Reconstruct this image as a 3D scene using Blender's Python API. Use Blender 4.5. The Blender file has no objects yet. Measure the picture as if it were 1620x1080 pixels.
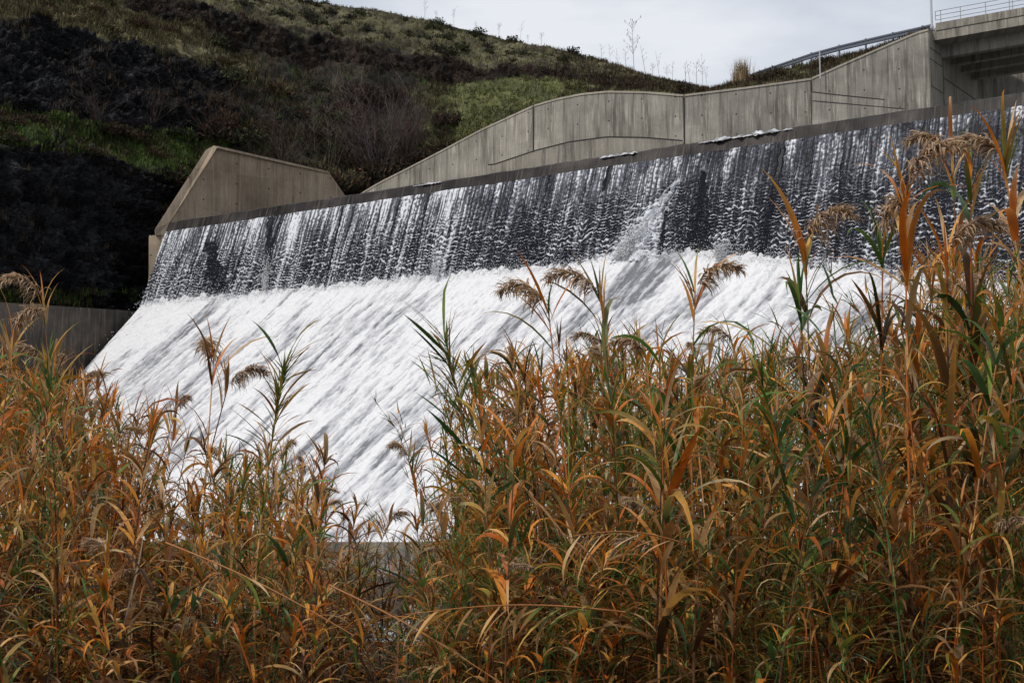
import bpy, math, random
import numpy as np
from mathutils import Vector

random.seed(7)
RNG = np.random.default_rng(11)
SC = bpy.context.scene
COL = SC.collection
R = math.radians

# ------------------------------------------------------------------ camera
F = 2569.0                      # focal length in photo pixels (1620 wide)
CAMZ = 2.6
PITCH = math.atan(310.0 / F)
cd = bpy.data.cameras.new('camera')
cam = bpy.data.objects.new('camera', cd)
COL.objects.link(cam)
cam.location = (0, 0, CAMZ)
cam.rotation_euler = (R(90) + PITCH, 0, 0)
cd.sensor_width = 36.0
cd.lens = 36.0 * F / 1620.0
cd.clip_start = 0.1
cd.clip_end = 6000
SC.camera = cam

# ------------------------------------------------------------------ sky, sun, exposure
SUN_AZ, SUN_EL = R(-126), R(52)         # azimuth from +Y towards +X : light comes from the left, behind the camera
w = bpy.data.worlds.new('World')
SC.world = w
w.use_nodes = True
nt = w.node_tree
nt.nodes.clear()
out = nt.nodes.new('ShaderNodeOutputWorld')
sky = nt.nodes.new('ShaderNodeTexSky')
sky.sky_type = 'NISHITA'
sky.sun_disc = False
sky.sun_elevation = SUN_EL
sky.sun_rotation = SUN_AZ
bg1 = nt.nodes.new('ShaderNodeBackground'); bg1.inputs[1].default_value = 0.11
nt.links.new(sky.outputs[0], bg1.inputs[0])
tc = nt.nodes.new('ShaderNodeTexCoord')
mp = nt.nodes.new('ShaderNodeMapping'); mp.inputs['Scale'].default_value = (1.0, 1.0, 3.2)
nt.links.new(tc.outputs['Generated'], mp.inputs[0])
nz = nt.nodes.new('ShaderNodeTexNoise'); nz.inputs['Scale'].default_value = 5.0
nz.inputs['Detail'].default_value = 7; nz.inputs['Roughness'].default_value = 0.52
nt.links.new(mp.outputs[0], nz.inputs['Vector'])
cr = nt.nodes.new('ShaderNodeValToRGB')
cr.color_ramp.elements[0].position = 0.32; cr.color_ramp.elements[0].color = (0.58, 0.64, 0.74, 1)
cr.color_ramp.elements[1].position = 0.62; cr.color_ramp.elements[1].color = (0.93, 0.95, 1.0, 1)
nt.links.new(nz.outputs[0], cr.inputs[0])
bg2 = nt.nodes.new('ShaderNodeBackground'); bg2.inputs[1].default_value = 0.93
nt.links.new(cr.outputs[0], bg2.inputs[0])
mx = nt.nodes.new('ShaderNodeMixShader'); mx.inputs[0].default_value = 0.9
nt.links.new(bg1.outputs[0], mx.inputs[1]); nt.links.new(bg2.outputs[0], mx.inputs[2])
nt.links.new(mx.outputs[0], out.inputs[0])

sd = bpy.data.lights.new('sun', 'SUN')
sd.energy = 2.9; sd.angle = R(5); sd.color = (1.0, 0.93, 0.84)
so = bpy.data.objects.new('sun', sd); COL.objects.link(so)
dv = Vector((math.sin(SUN_AZ) * math.cos(SUN_EL), math.cos(SUN_AZ) * math.cos(SUN_EL), math.sin(SUN_EL)))
so.rotation_euler = dv.to_track_quat('Z', 'Y').to_euler()
SC.view_settings.view_transform = 'Standard'
SC.view_settings.look = 'None'
SC.view_settings.gamma = 1.0
SC.view_settings.exposure = 0.0
try:
    SC.cycles.max_bounces = 6
    SC.cycles.diffuse_bounces = 3
    SC.cycles.transparent_max_bounces = 8
except Exception:
    pass

# ------------------------------------------------------------------ numpy noise
_perm = np.random.default_rng(3).permutation(4096).astype(np.int64)
def _h(ix, iy, iz):
    return _perm[(_perm[(_perm[ix & 4095] + iy) & 4095] + iz) & 4095]
_g = np.random.default_rng(5).normal(size=(4096, 3)); _g /= np.linalg.norm(_g, axis=1)[:, None]
def noise(x, y, z=0.0):
    x, y, z = np.broadcast_arrays(np.asarray(x, float), np.asarray(y, float), np.asarray(z, float))
    ix, iy, iz = np.floor(x).astype(np.int64), np.floor(y).astype(np.int64), np.floor(z).astype(np.int64)
    fx, fy, fz = x - ix, y - iy, z - iz
    u, v, t = [f * f * f * (f * (f * 6 - 15) + 10) for f in (fx, fy, fz)]
    def c(a, b, d):
        g = _g[_h(ix + a, iy + b, iz + d)]
        return g[..., 0] * (fx - a) + g[..., 1] * (fy - b) + g[..., 2] * (fz - d)
    l = lambda a, b, k: a + (b - a) * k
    x00, x10 = l(c(0, 0, 0), c(1, 0, 0), u), l(c(0, 1, 0), c(1, 1, 0), u)
    x01, x11 = l(c(0, 0, 1), c(1, 0, 1), u), l(c(0, 1, 1), c(1, 1, 1), u)
    return l(l(x00, x10, v), l(x01, x11, v), t) * 1.6
def fbm(x, y, z=0.0, o=4, gain=0.5, lac=2.03):
    s, a = 0.0, 1.0
    for k in range(o):
        s = s + a * noise(x * lac ** k + 17.3 * k, y * lac ** k + 5.1 * k, z * lac ** k)
        a *= gain
    return s
def ridged(x, y, z=0.0, o=3, gain=0.5):
    s, a = 0.0, 1.0
    for k in range(o):
        s = s + a * (1 - np.minimum(1, np.abs(noise(x * 2.1 ** k + 9.7 * k, y * 2.1 ** k, z * 2.1 ** k)) * 2.2))
        a *= gain
    return s / 1.75
def smooth(a, b, x):
    t = np.clip((x - a) / (b - a), 0, 1)
    return t * t * (3 - 2 * t)
ip = np.interp

# ------------------------------------------------------------------ pixel -> world helpers
CT, ST = math.cos(PITCH), math.sin(PITCH)
def ray(px, py):
    x = (px - 810.0) / F; y = -(py - 540.0) / F
    return np.array([x, CT - y * ST, ST + y * CT])
def P(px, py, Y):
    d = ray(px, py)
    return np.array([0, 0, CAMZ]) + d * (Y / d[1])
def on_z(px, py, z):
    d = ray(px, py)
    return np.array([0, 0, CAMZ]) + d * ((z - CAMZ) / d[2])
def on_plane(px, py, p0, nrm):
    d = ray(px, py); o = np.array([0, 0, CAMZ])
    return o + d * (np.dot(p0 - o, nrm) / np.dot(d, nrm))

# ------------------------------------------------------------------ object helpers
def tag(o, label=None, cat=None, group=None, kind=None):
    if label: o['label'] = label
    if cat: o['category'] = cat
    if group: o['group'] = group
    if kind: o['kind'] = kind
    return o
def empty(name, loc=(0, 0, 0), rz=0.0):
    o = bpy.data.objects.new(name, None); COL.objects.link(o)
    o.location = loc; o.rotation_euler = (0, 0, rz); o.empty_display_size = 0.3
    return o
def mesh_data(name, V, Fc, mats, col=None, uv=None, smooth_=False, extra=None, mi=None):
    V = np.asarray(V, np.float32); m = bpy.data.meshes.new(name)
    if isinstance(Fc, np.ndarray):
        k = Fc.shape[1]; nf = len(Fc)
        m.vertices.add(len(V)); m.vertices.foreach_set('co', V.ravel())
        m.loops.add(nf * k); m.loops.foreach_set('vertex_index', Fc.astype(np.int32).ravel())
        m.polygons.add(nf); m.polygons.foreach_set('loop_start', np.arange(0, nf * k, k, dtype=np.int32))
        try: m.polygons.foreach_set('loop_total', np.full(nf, k, dtype=np.int32))
        except Exception: pass
    else:
        m.from_pydata(V.tolist(), [], [list(f) for f in Fc])
    if smooth_:
        m.polygons.foreach_set('use_smooth', np.ones(len(m.polygons), dtype=bool))
    if mi is not None:
        m.polygons.foreach_set('material_index', np.asarray(mi, np.int32))
    m.update(calc_edges=True)
    if col is not None:
        c = np.ones((len(V), 4), np.float32); c[:, :3] = col
        a = m.color_attributes.new('Col', 'FLOAT_COLOR', 'POINT'); a.data.foreach_set('color', c.ravel())
    if extra is not None:
        for nme, arr in extra.items():
            a = m.attributes.new(nme, 'FLOAT', 'POINT'); a.data.foreach_set('value', np.asarray(arr, np.float32).ravel())
    if uv is not None:
        li = np.empty(len(m.loops), np.int32); m.loops.foreach_get('vertex_index', li)
        l = m.uv_layers.new(name='UVMap'); l.data.foreach_set('uv', np.asarray(uv, np.float32)[li].ravel())
    for x in (mats if isinstance(mats, (list, tuple)) else [mats]):
        m.materials.append(x)
    m.validate()
    return m
def obj(name, m, parent=None):
    o = bpy.data.objects.new(name, m); COL.objects.link(o)
    if parent is not None: o.parent = parent
    return o
def grid_faces(nu, nv):
    i = np.arange(nu - 1)[:, None] * nv + np.arange(nv - 1)[None, :]
    return np.stack([i, i + nv, i + nv + 1, i + 1], -1).reshape(-1, 4)
class MB:
    """collects simple solids into one mesh"""
    def __init__(s): s.V, s.F, s.UV = [], [], []
    def add(s, V, Fs, UV=None):
        b = len(s.V); s.V += [tuple(v) for v in V]; s.F += [tuple(i + b for i in f) for f in Fs]
        s.UV += list(UV) if UV is not None else [(v[0], v[2]) for v in V]
        return s
    def hexa(s, b, t, UV=None):
        """bottom quad b, top quad t, same winding"""
        return s.add(list(b) + list(t), [(3, 2, 1, 0), (4, 5, 6, 7), (0, 1, 5, 4), (1, 2, 6, 5), (2, 3, 7, 6), (3, 0, 4, 7)], UV)
    def beam(s, o, a, b, c):
        """box from corner o with edge vectors a, b, c"""
        o, a, b, c = map(np.array, (o, a, b, c))
        la, lb = np.linalg.norm(a), np.linalg.norm(b)
        pts = [o, o + a, o + a + b, o + b]; tp = [p + c for p in pts]
        u0 = random.random() * 40
        uv = [(u0 + 0, o[2]), (u0 + la, o[2] + a[2]), (u0 + la + lb, o[2] + a[2]), (u0 + lb * .5, o[2])]
        uv += [(p[0], p[1] + c[2]) for p in uv]
        return s.hexa(pts, tp, uv)
    def tube(s, pts, r, n=6):
        pts = [np.array(p, float) for p in pts]; V = []; Fs = []
        rr = r if isinstance(r, (list, tuple)) else [r] * len(pts)
        for i, p in enumerate(pts):
            d = pts[min(i + 1, len(pts) - 1)] - pts[max(i - 1, 0)]; d /= np.linalg.norm(d) + 1e-9
            a = np.cross(d, [0, 0, 1] if abs(d[2]) < .9 else [1, 0, 0]); a /= np.linalg.norm(a); b = np.cross(d, a)
            for k in range(n):
                t = 2 * math.pi * k / n; V.append(p + rr[i] * (math.cos(t) * a + math.sin(t) * b))
        for i in range(len(pts) - 1):
            for k in range(n):
                k2 = (k + 1) % n; Fs.append((i * n + k, i * n + k2, i * n + n + k2, i * n + n + k))
        Fs.append(tuple(range(n - 1, -1, -1))); Fs.append(tuple(range((len(pts) - 1) * n, len(pts) * n)))
        return s.add(V, Fs)
    def build(s, name, mat, parent=None, local=None):
        V = np.array(s.V)
        if local is not None: V = V - np.array(local)
        return obj(name, mesh_data(name, V, s.F, mat, uv=np.array(s.UV)), parent)

# ------------------------------------------------------------------ materials
def mat(name):
    m = bpy.data.materials.new(name); m.use_nodes = True
    n = m.node_tree; b = n.nodes['Principled BSDF']
    return m, n, b
def N(n, t, **kw):
    x = n.nodes.new(t)
    for k, v in kw.items():
        if k in x.inputs: x.inputs[k].default_value = v
        else: setattr(x, k, v)
    return x
def ramp(n, fac, stops):
    r = n.nodes.new('ShaderNodeValToRGB'); e = r.color_ramp.elements
    while len(e) < len(stops): e.new(0.5)
    for k, (p, c) in enumerate(stops):
        e[k].position = p; e[k].color = (c[0], c[1], c[2], 1) if hasattr(c, '__len__') else (c, c, c, 1)
    n.links.new(fac, r.inputs[0]); return r.outputs[0]
def mixc(n, a, b, fac, mode='MIX'):
    x = n.nodes.new('ShaderNodeMix'); x.data_type = 'RGBA'; x.blend_type = mode
    for s, v in ((0, fac), (6, a), (7, b)):
        if hasattr(v, 'is_linked') or hasattr(v, 'links'): n.links.new(v, x.inputs[s])
        elif s == 0: x.inputs[0].default_value = v
        else: x.inputs[s].default_value = (v[0], v[1], v[2], 1)
    return x.outputs[2]
def math_(n, op, a, b=None, c=None):
    x = n.nodes.new('ShaderNodeMath'); x.operation = op
    for i, v in enumerate((a, b, c)):
        if v is None: continue
        if hasattr(v, 'links'): n.links.new(v, x.inputs[i])
        else: x.inputs[i].default_value = v
    return x.outputs[0]
def noise_uv(n, src, sc, scale=1.0, detail=5, rough=.55):
    mp = N(n, 'ShaderNodeMapping'); mp.inputs['Scale'].default_value = sc
    n.links.new(src, mp.inputs[0])
    z = N(n, 'ShaderNodeTexNoise'); z.inputs['Scale'].default_value = scale
    z.inputs['Detail'].default_value = detail; z.inputs['Roughness'].default_value = rough
    n.links.new(mp.outputs[0], z.inputs['Vector']); return z.outputs[0]

def concrete(name, c_dark, c_mid, c_light, holes=True, streak=1.0, boards=True, rough=.85):
    m, n, b = mat(name)
    tc = N(n, 'ShaderNodeTexCoord'); uv = tc.outputs['UV']; ob = tc.outputs['Object']
    big = noise_uv(n, uv, (.25, .3, 1), 1.0, 6, .6)
    st = noise_uv(n, uv, (2.2, .14, 1), 1.0, 5, .65)
    st2 = noise_uv(n, uv, (6.0, .35, 1), 1.0, 3, .6)
    c = ramp(n, big, [(.3, c_dark), (.5, c_mid), (.72, c_light)])
    c = mixc(n, c, (c_dark[0] * .55, c_dark[1] * .55, c_dark[2] * .55), math_(n, 'MULTIPLY', ramp(n, st, [(.50, 0.), (.66, .85)]), streak))
    c = mixc(n, c, (c_light[0] * 1.25, c_light[1] * 1.25, c_light[2] * 1.22), math_(n, 'MULTIPLY', ramp(n, st2, [(.54, 0.), (.68, .75)]), streak))
    fine = noise_uv(n, ob, (9, 9, 9), 1.0, 4, .7)
    c = mixc(n, c, ramp(n, fine, [(.3, .72), (.7, 1.12)]), .6, 'MULTIPLY')
    sep = N(n, 'ShaderNodeSeparateXYZ'); n.links.new(uv, sep.inputs[0])
    if boards:   # formwork panels: slightly different tone per panel and thin vertical joints
        br = N(n, 'ShaderNodeTexWhiteNoise'); br.noise_dimensions = '2D'
        cmb = N(n, 'ShaderNodeCombineXYZ')
        n.links.new(math_(n, 'FLOOR', math_(n, 'DIVIDE', sep.outputs[0], 1.22)), cmb.inputs[0])
        n.links.new(math_(n, 'FLOOR', math_(n, 'DIVIDE', sep.outputs[1], 2.9)), cmb.inputs[1])
        n.links.new(cmb.outputs[0], br.inputs[0])
        c = mixc(n, c, ramp(n, br.outputs[0], [(0., .78), (1., 1.12)]), .75, 'MULTIPLY')
        fr = math_(n, 'FRACT', math_(n, 'DIVIDE', sep.outputs[0], 1.22))
        ln = math_(n, 'LESS_THAN', math_(n, 'ABSOLUTE', math_(n, 'SUBTRACT', fr, .5)), .018)
        c = mixc(n, c, (c_dark[0] * .5, c_dark[1] * .5, c_dark[2] * .5), math_(n, 'MULTIPLY', ln, .4))
    if holes:
        fx = math_(n, 'SUBTRACT', math_(n, 'FRACT', math_(n, 'DIVIDE', sep.outputs[0], 2.44)), .5)
        fy = math_(n, 'SUBTRACT', math_(n, 'FRACT', math_(n, 'DIVIDE', sep.outputs[1], 1.45)), .5)
        d = math_(n, 'SQRT', math_(n, 'ADD', math_(n, 'POWER', math_(n, 'MULTIPLY', fx, 2.44), 2), math_(n, 'POWER', math_(n, 'MULTIPLY', fy, 1.45), 2)))
        c = mixc(n, c, (.02, .018, .016), math_(n, 'MULTIPLY', math_(n, 'LESS_THAN', d, .065), .85))
    n.links.new(c, b.inputs['Base Color']); b.inputs['Roughness'].default_value = rough
    bp = N(n, 'ShaderNodeBump'); bp.inputs['Strength'].default_value = .25; bp.inputs['Distance'].default_value = .05
    n.links.new(fine, bp.inputs['Height']); n.links.new(bp.outputs[0], b.inputs['Normal'])
    return m
M_WALL = concrete('channel_concrete', (.165, .155, .128), (.29, .272, .235), (.41, .385, .335))
M_WING = concrete('wing_concrete', (.21, .155, .105), (.31, .24, .17), (.40, .325, .235), streak=.7)
M_COPE_SUNLIT = concrete('sunlit_coping_concrete', (.30, .27, .22), (.38, .34, .28), (.45, .41, .34), holes=False, boards=False, streak=.5)  # paler tone paints sunlight along the wall's top edge
M_BRIDGE = concrete('bridge_concrete', (.17, .155, .13), (.25, .23, .195), (.33, .305, .26), holes=False, boards=False)
M_SILL = concrete('wet_crest_concrete', (.010, .009, .009), (.030, .026, .026), (.080, .070, .064), holes=False, boards=False, streak=.9, rough=.45)
M_DARKC = concrete('stained_concrete', (.018, .015, .013), (.050, .041, .033), (.13, .10, .072), holes=False, boards=False, streak=1.0)
M_BASIN = concrete('basin_concrete', (.07, .065, .055), (.15, .14, .12), (.27, .25, .21), holes=False, boards=False)

M_SILL.node_tree.nodes['Principled BSDF'].inputs['Specular IOR Level'].default_value = .08
def col_mat(name, rough=.8, transl=0.0, bump=0.0, nscale=8.0, namt=.5, spec=.3):
    m, n, b = mat(name)
    a = N(n, 'ShaderNodeVertexColor'); a.layer_name = 'Col'
    tc = N(n, 'ShaderNodeTexCoord')
    z = noise_uv(n, tc.outputs['Object'], (1, 1, 1), nscale, 5, .65)
    c = mixc(n, a.outputs[0], ramp(n, z, [(.28, 1 - namt), (.72, 1 + namt)]), 1.0, 'MULTIPLY')
    n.links.new(c, b.inputs['Base Color']); b.inputs['Roughness'].default_value = rough
    b.inputs['Specular IOR Level'].default_value = spec
    if bump:
        bp = N(n, 'ShaderNodeBump'); bp.inputs['Strength'].default_value = .6; bp.inputs['Distance'].default_value = bump
        n.links.new(z, bp.inputs['Height']); n.links.new(bp.outputs[0], b.inputs['Normal'])
    if transl:
        t = N(n, 'ShaderNodeBsdfTranslucent'); n.links.new(c, t.inputs[0])
        x = N(n, 'ShaderNodeMixShader'); x.inputs[0].default_value = transl
        n.links.new(b.outputs[0], x.inputs[1]); n.links.new(t.outputs[0], x.inputs[2])
        n.links.new(x.outputs[0], n.nodes['Material Output'].inputs[0])
    return m
M_TERR = col_mat('hillside_earth_and_rock', .92, bump=.10, nscale=3.5, namt=.6, spec=.15)
def terrain_facets(m):
    n = m.node_tree; b = n.nodes['Principled BSDF']; c0 = b.inputs['Base Color'].links[0].from_socket; n0 = b.inputs['Normal'].links[0].from_socket
    tc = N(n, 'ShaderNodeTexCoord'); a = N(n, 'ShaderNodeAttribute'); a.attribute_name = 'rock'
    nz_ = N(n, 'ShaderNodeTexNoise'); nz_.inputs['Scale'].default_value = 1.1; nz_.inputs['Detail'].default_value = 4; n.links.new(tc.outputs['Object'], nz_.inputs['Vector'])
    va = n.nodes.new('ShaderNodeVectorMath'); va.operation = 'MULTIPLY_ADD'; n.links.new(nz_.outputs[1], va.inputs[0]); va.inputs[1].default_value = (1.3, 1.3, 1.3); n.links.new(tc.outputs['Object'], va.inputs[2])
    outs = []
    for sc_, zs in ((.8, 1.7), (2.3, 1.5)):
        mp = N(n, 'ShaderNodeMapping'); mp.inputs['Scale'].default_value = (sc_, sc_, sc_ * zs); mp.inputs['Rotation'].default_value = (.2, .3, 0); n.links.new(va.outputs[0], mp.inputs[0])
        v = N(n, 'ShaderNodeTexVoronoi'); v.inputs['Scale'].default_value = 1.0; n.links.new(mp.outputs[0], v.inputs['Vector'])
        sp_ = N(n, 'ShaderNodeSeparateXYZ'); n.links.new(v.outputs['Color'], sp_.inputs[0])
        e = N(n, 'ShaderNodeTexVoronoi'); e.feature = 'DISTANCE_TO_EDGE'; e.inputs['Scale'].default_value = 1.0; n.links.new(mp.outputs[0], e.inputs['Vector'])
        outs.append((sp_.outputs[0], e.outputs[0]))
    f = ramp(n, outs[0][0], [(0, .45), (1, 1.5)]); f2 = ramp(n, outs[1][0], [(0, .5), (1, 1.55)])
    c = mixc(n, c0, mixc(n, f, f2, 1.0, 'MULTIPLY'), a.outputs['Fac'], 'MULTIPLY'); n.links.new(c, b.inputs['Base Color'])
    hgt = math_(n, 'ADD', math_(n, 'MINIMUM', math_(n, 'MULTIPLY', outs[0][1], 2.2), .5), math_(n, 'MULTIPLY', math_(n, 'MINIMUM', math_(n, 'MULTIPLY', outs[1][1], 3.), .5), .5))
    hgt = math_(n, 'ADD', hgt, math_(n, 'MULTIPLY', outs[0][0], .6))
    bp = N(n, 'ShaderNodeBump'); bp.inputs['Distance'].default_value = .45; n.links.new(math_(n, 'MULTIPLY', hgt, a.outputs['Fac']), bp.inputs['Height']); n.links.new(n0, bp.inputs['Normal']); n.links.new(bp.outputs[0], b.inputs['Normal'])
    b.inputs['Roughness'].default_value = .75
terrain_facets(M_TERR)
M_LEAF = col_mat('reed_leaf', .45, transl=.35, nscale=14, namt=.22, spec=.2)
M_STEM = col_mat('reed_stem', .6, nscale=20, namt=.2)
M_PLUME = col_mat('reed_plume', .85, transl=.35, nscale=20, namt=.2)
M_BUSH = col_mat('shrub_foliage', .8, transl=.15, nscale=3, namt=.35, spec=.15)
M_TWIG = col_mat('bare_twigs', .9, nscale=6, namt=.3)
M_ROCK = col_mat('wet_boulder', .6, bump=.08, nscale=5, namt=.5)

def plain(name, c, rough=.5, metal=0.0, nscale=12, namt=.15):
    m, n, b = mat(name)
    tc = N(n, 'ShaderNodeTexCoord'); z = noise_uv(n, tc.outputs['Object'], (1, 1, 1), nscale, 4, .6)
    cc = mixc(n, c, ramp(n, z, [(.3, 1 - namt), (.7, 1 + namt)]), 1.0, 'MULTIPLY')
    n.links.new(cc, b.inputs['Base Color']); b.inputs['Roughness'].default_value = rough; b.inputs['Metallic'].default_value = metal
    return m
M_GALV = plain('galvanised_steel', (.13, .145, .18), .5, .4)
M_RAILM = plain('painted_rail_steel', (.30, .31, .33), .5, .3)
M_POLE = plain('grey_pole_paint', (.42, .44, .47), .5, .2)
M_JOINT_SHADOW = plain('joint_filler_and_shadow', (.03, .028, .026), .9)
M_ASPH = plain('asphalt', (.05, .05, .05), .9)

def water_mat(name, dark, mid, white, r_dark=.12, nscale=(6, 6, 6), bump=.7, amt=.5):
    m, n, b = mat(name)
    a = N(n, 'ShaderNodeAttribute'); a.attribute_name = 'foam'
    tc = N(n, 'ShaderNodeTexCoord')
    z = noise_uv(n, tc.outputs['UV'], nscale, 1.0, 4, .7)
    f = math_(n, 'ADD', a.outputs['Fac'], math_(n, 'MULTIPLY', math_(n, 'SUBTRACT', z, .5), amt))
    c = ramp(n, f, [(.24, dark), (.50, mid), (.82, white)])
    n.links.new(c, b.inputs['Base Color'])
    n.links.new(ramp(n, f, [(.1, r_dark), (.6, .75)]), b.inputs['Roughness'])
    b.inputs['IOR'].default_value = 1.33; b.inputs['Specular IOR Level'].default_value = .07
    bp = N(n, 'ShaderNodeBump'); bp.inputs['Strength'].default_value = bump; bp.inputs['Distance'].default_value = .05
    n.links.new(f, bp.inputs['Height']); n.links.new(bp.outputs[0], b.inputs['Normal'])
    return m
M_FALL = water_mat('falling_water', (.009, .010, .015), (.12, .128, .15), (.60, .62, .66), .25, (16, 6, 1), .5)
M_CHUTE = water_mat('foaming_water', (.15, .155, .17), (.38, .39, .42), (.61, .62, .64), .4, (8, 1.9, 1), .22, .42)
M_SPRAY = plain('water_spray', (.62, .63, .66), .4, 0, 3, .05)

# ================================================================== DAM GEOMETRY
ZC = CAMZ + 22.0
C0 = on_z(270, 350, ZC); C1 = on_z(1620, 145, ZC)
U = (C1 - C0); LEN = np.linalg.norm(U); U /= LEN           # along the crest, towards the right and nearer
NN = np.array([U[1], -U[0], 0.0]); 
if NN[1] > 0: NN = -NN                                      # downstream, horizontal
Zv = np.array([0, 0, 1.0])
BAND = 0.80                                                 # crest fascia height
BAT = 0.36
S_END = LEN + 9.0
FN = np.array([NN[0], NN[1], BAT]); FN /= np.linalg.norm(FN)  # battered face normal
FP = C0 + NN * 0.25 - Zv * BAND                             # a point at the top of the falling sheet
def s_of(p): return float(np.dot(p - C0, U))
lg = [(236, 482), (430, 466), (640, 446), (800, 432), (900, 422), (1000, 406), (1100, 404), (1180, 412), (1280, 420), (1400, 432), (1520, 446), (1620, 458)]
LS, LH = [], []
for x, y in lg:
    p = on_plane(x, y, FP, FN); LS.append(s_of(p)); LH.append(FP[2] - p[2])
LS[0] = -0.05
S0 = -0.05
print('crest len', LEN, 'ledge', list(zip(np.round(LS, 1), np.round(LH, 2))), 'U', U, 'NN', NN, 'C0', C0, 'C1', C1)
def drop(s): return ip(s, LS, LH)
def px_to_s(px, py):
    return s_of(on_plane(px, py, FP, FN))

# falling sheet ------------------------------------------------------
ns, nw = 2000, 215
s = np.linspace(S0, S_END, ns)[:, None]; wv = np.linspace(0, 1, nw)[None, :]
H = drop(s); wm = wv * (H + .35)                            # metres below the lip
warp = fbm(s * .35, wm * .12, 3.3, 3) * 1.0
lat = s + .22 * noise(s * .7, wm * .5, 1.0) * (wm / 6) + .05 * noise(s * 3, wm * 1.8, 8.0)
colm = fbm(lat * .42, wm * .05, 7.7, 4, .62)                # broad columns
strand = ridged(lat * 1.9, wm * .16, 2.0, 3, .6)
fine = ridged(lat * 5.5, wm * .55, 4.0, 2)
scal = ridged(lat * 1.35 + .3 * noise(s * 2, wm * 2, 31.), wm * 3.3 + .6 * noise(s * .8, wm * .6, 6.), 9.0, 3, .6)
scal2 = ridged(lat * 3.1, wm * 6.1, 12.0, 2, .6)
leftness = 1 - smooth(18, 36, s)
low = smooth(.10, .62, wv + .10 * noise(s * .5, 0., 2.) + .08 * noise(s * 2.2, 0., 22.))
def rid1(x, y, z): return 1 - np.minimum(1, np.abs(noise(x, y, z)) * 2.6)
cord = rid1(lat * 3.6, wm * .06, 41.0); cord2 = rid1(lat * 6.4, wm * .10, 43.0); vein = smooth(-.3, .35, fbm(s * .9, wm * .25, 83., 3))
bead = .55 + .75 * fbm(lat * 5, wm * 5.5, 3., 2)
topw = (smooth(.5, .97, cord) * .40 + smooth(.5, .95, cord2) * .36) * bead * (.55 + .7 * vein) + .08 * strand + .20 + .10 * vein
def scales(f, wdt, sd):
    n_ = noise(s * 1.3, wm * .5, sd); col_ = s / wdt + .9 * noise(s * .9, wm * .35, sd + 5)
    ph = wm * f + .36 * np.abs(np.sin(np.pi * col_)) + .8 * n_ + .38 * noise(s / wdt * 1.1, wm * .25, sd + 9) + .35 * noise(s * 5, wm * 3, sd)
    fr = ph - np.floor(ph); line = 1.12 * np.exp(-((fr - .5) / .125) ** 2) + .35 * np.exp(-((fr - .66) / .22) ** 2)
    return line * (.35 + .95 * smooth(-.35, .35, fbm(s * 2.3, wm * 2.6, sd + 31, 3, .6)))
sc1 = scales(3.1, .56, 9.0); sc2 = scales(5.2, .30, 15.0)
bl = smooth(-.2, .2, fbm(s * .5, wm * .8, 71., 2))
loww = (sc1 * bl + sc2 * (1 - bl)) * .52 + .14 * sc2 * bl + .07 + smooth(.45, .95, cord) * .30 * bead + smooth(.6, .95, cord2) * .16 + .14 * (bead - .5)
loww = np.clip(loww, 0, 1.2); scal = np.clip(sc1 * bl + sc2 * (1 - bl), 0, 1)
foam = topw * (1 - low) + loww * low
foam = foam * (.98 + .30 * colm) + np.clip(colm - .25, 0, 1) * (.4 + .4 * leftness) * (fine ** 2) * 1.1
foam += leftness * (.26 * strand ** 3 + .26 * smooth(.5, .95, cord) * bead)
dark_patch = smooth(.15, .6, fbm(s * .12 + 3, wm * .25, 15., 3) + .1) * (1 - leftness * .7)
foam *= 1 - .35 * dark_patch
foam += smooth(.86, .99, wv) * (.35 + .5 * noise(s * 1.5, wv * 3, 5.))
def gap(px0, py0, px1, py1, width, grow=0.0, cut=1.0, st=0.0):
    global foam
    a = on_plane(px0, py0, FP, FN); b = on_plane(px1, py1, FP, FN)
    sa, wa, sb, wb = s_of(a), FP[2] - a[2], s_of(b), FP[2] - b[2]
    t = np.clip((wm - wa) / (wb - wa), 0, 1)
    cs = sa + (sb - sa) * t + .10 * noise(wm * 1.7, 0., px0)
    d = np.abs(s - cs) / (width * (1 + grow * t) * (.8 + .5 * noise(wm * 2.5, s * 2, 3.)))
    on = smooth(wa - .3, wa + .1, wm) * (1 - smooth(wb - .1, wb + .4, wm))
    foam = foam - (np.maximum(foam, .05) * np.minimum(cut, 1) + .4 * max(0, cut - 1)) * (1 - smooth(.75, 1.1, d)) * on
gap(1114, 276, 1106, 404, .22, 3.0, 2.1)
gap(1240, 235, 1207, 402, .20, .4, 1.5)
gap(970, 262, 958, 300, .22, .3, .9); gap(1060, 300, 1050, 400, .12, .5, .8)
gap(1335, 250, 1325, 430, .10, .6, .7); gap(430, 345, 425, 455, .3, .2, .75); gap(335, 385, 350, 460, .7, .4, .6)
gap(545, 330, 520, 450, .10, .3, .8); gap(680, 310, 655, 440, .10, .3, .6); gap(1440, 245, 1430, 430, .13, .4, .7)
a_ = on_plane(1080, 283, FP, FN); b_ = on_plane(992, 412, FP, FN)      # jet thrown sideways by the notch
sa, wa, sb, wb = s_of(a_), FP[2] - a_[2], s_of(b_), FP[2] - b_[2]
tj = np.clip((wm - wa) / (wb - wa), 0, 1); dj = (s - (sa + (sb - sa) * tj ** .8)) / (.30 + 1.6 * tj ** 1.3 + .3 * noise(wm * 1.3, s * .6, 66.))
jet = np.exp(-(dj - .1) ** 2 * 1.8) * smooth(wa - .2, wa + .6, wm)
jet = jet * (.10 + 1.3 * ridged(dj * 2.6 + .6 + .4 * noise(s * 1.5, wm * 1.5, 9.), wm * .6, 77., 3, .65) ** 2.6 + .35 * noise(s * 5, wm * 5, 4.) + .3 * tj)
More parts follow.
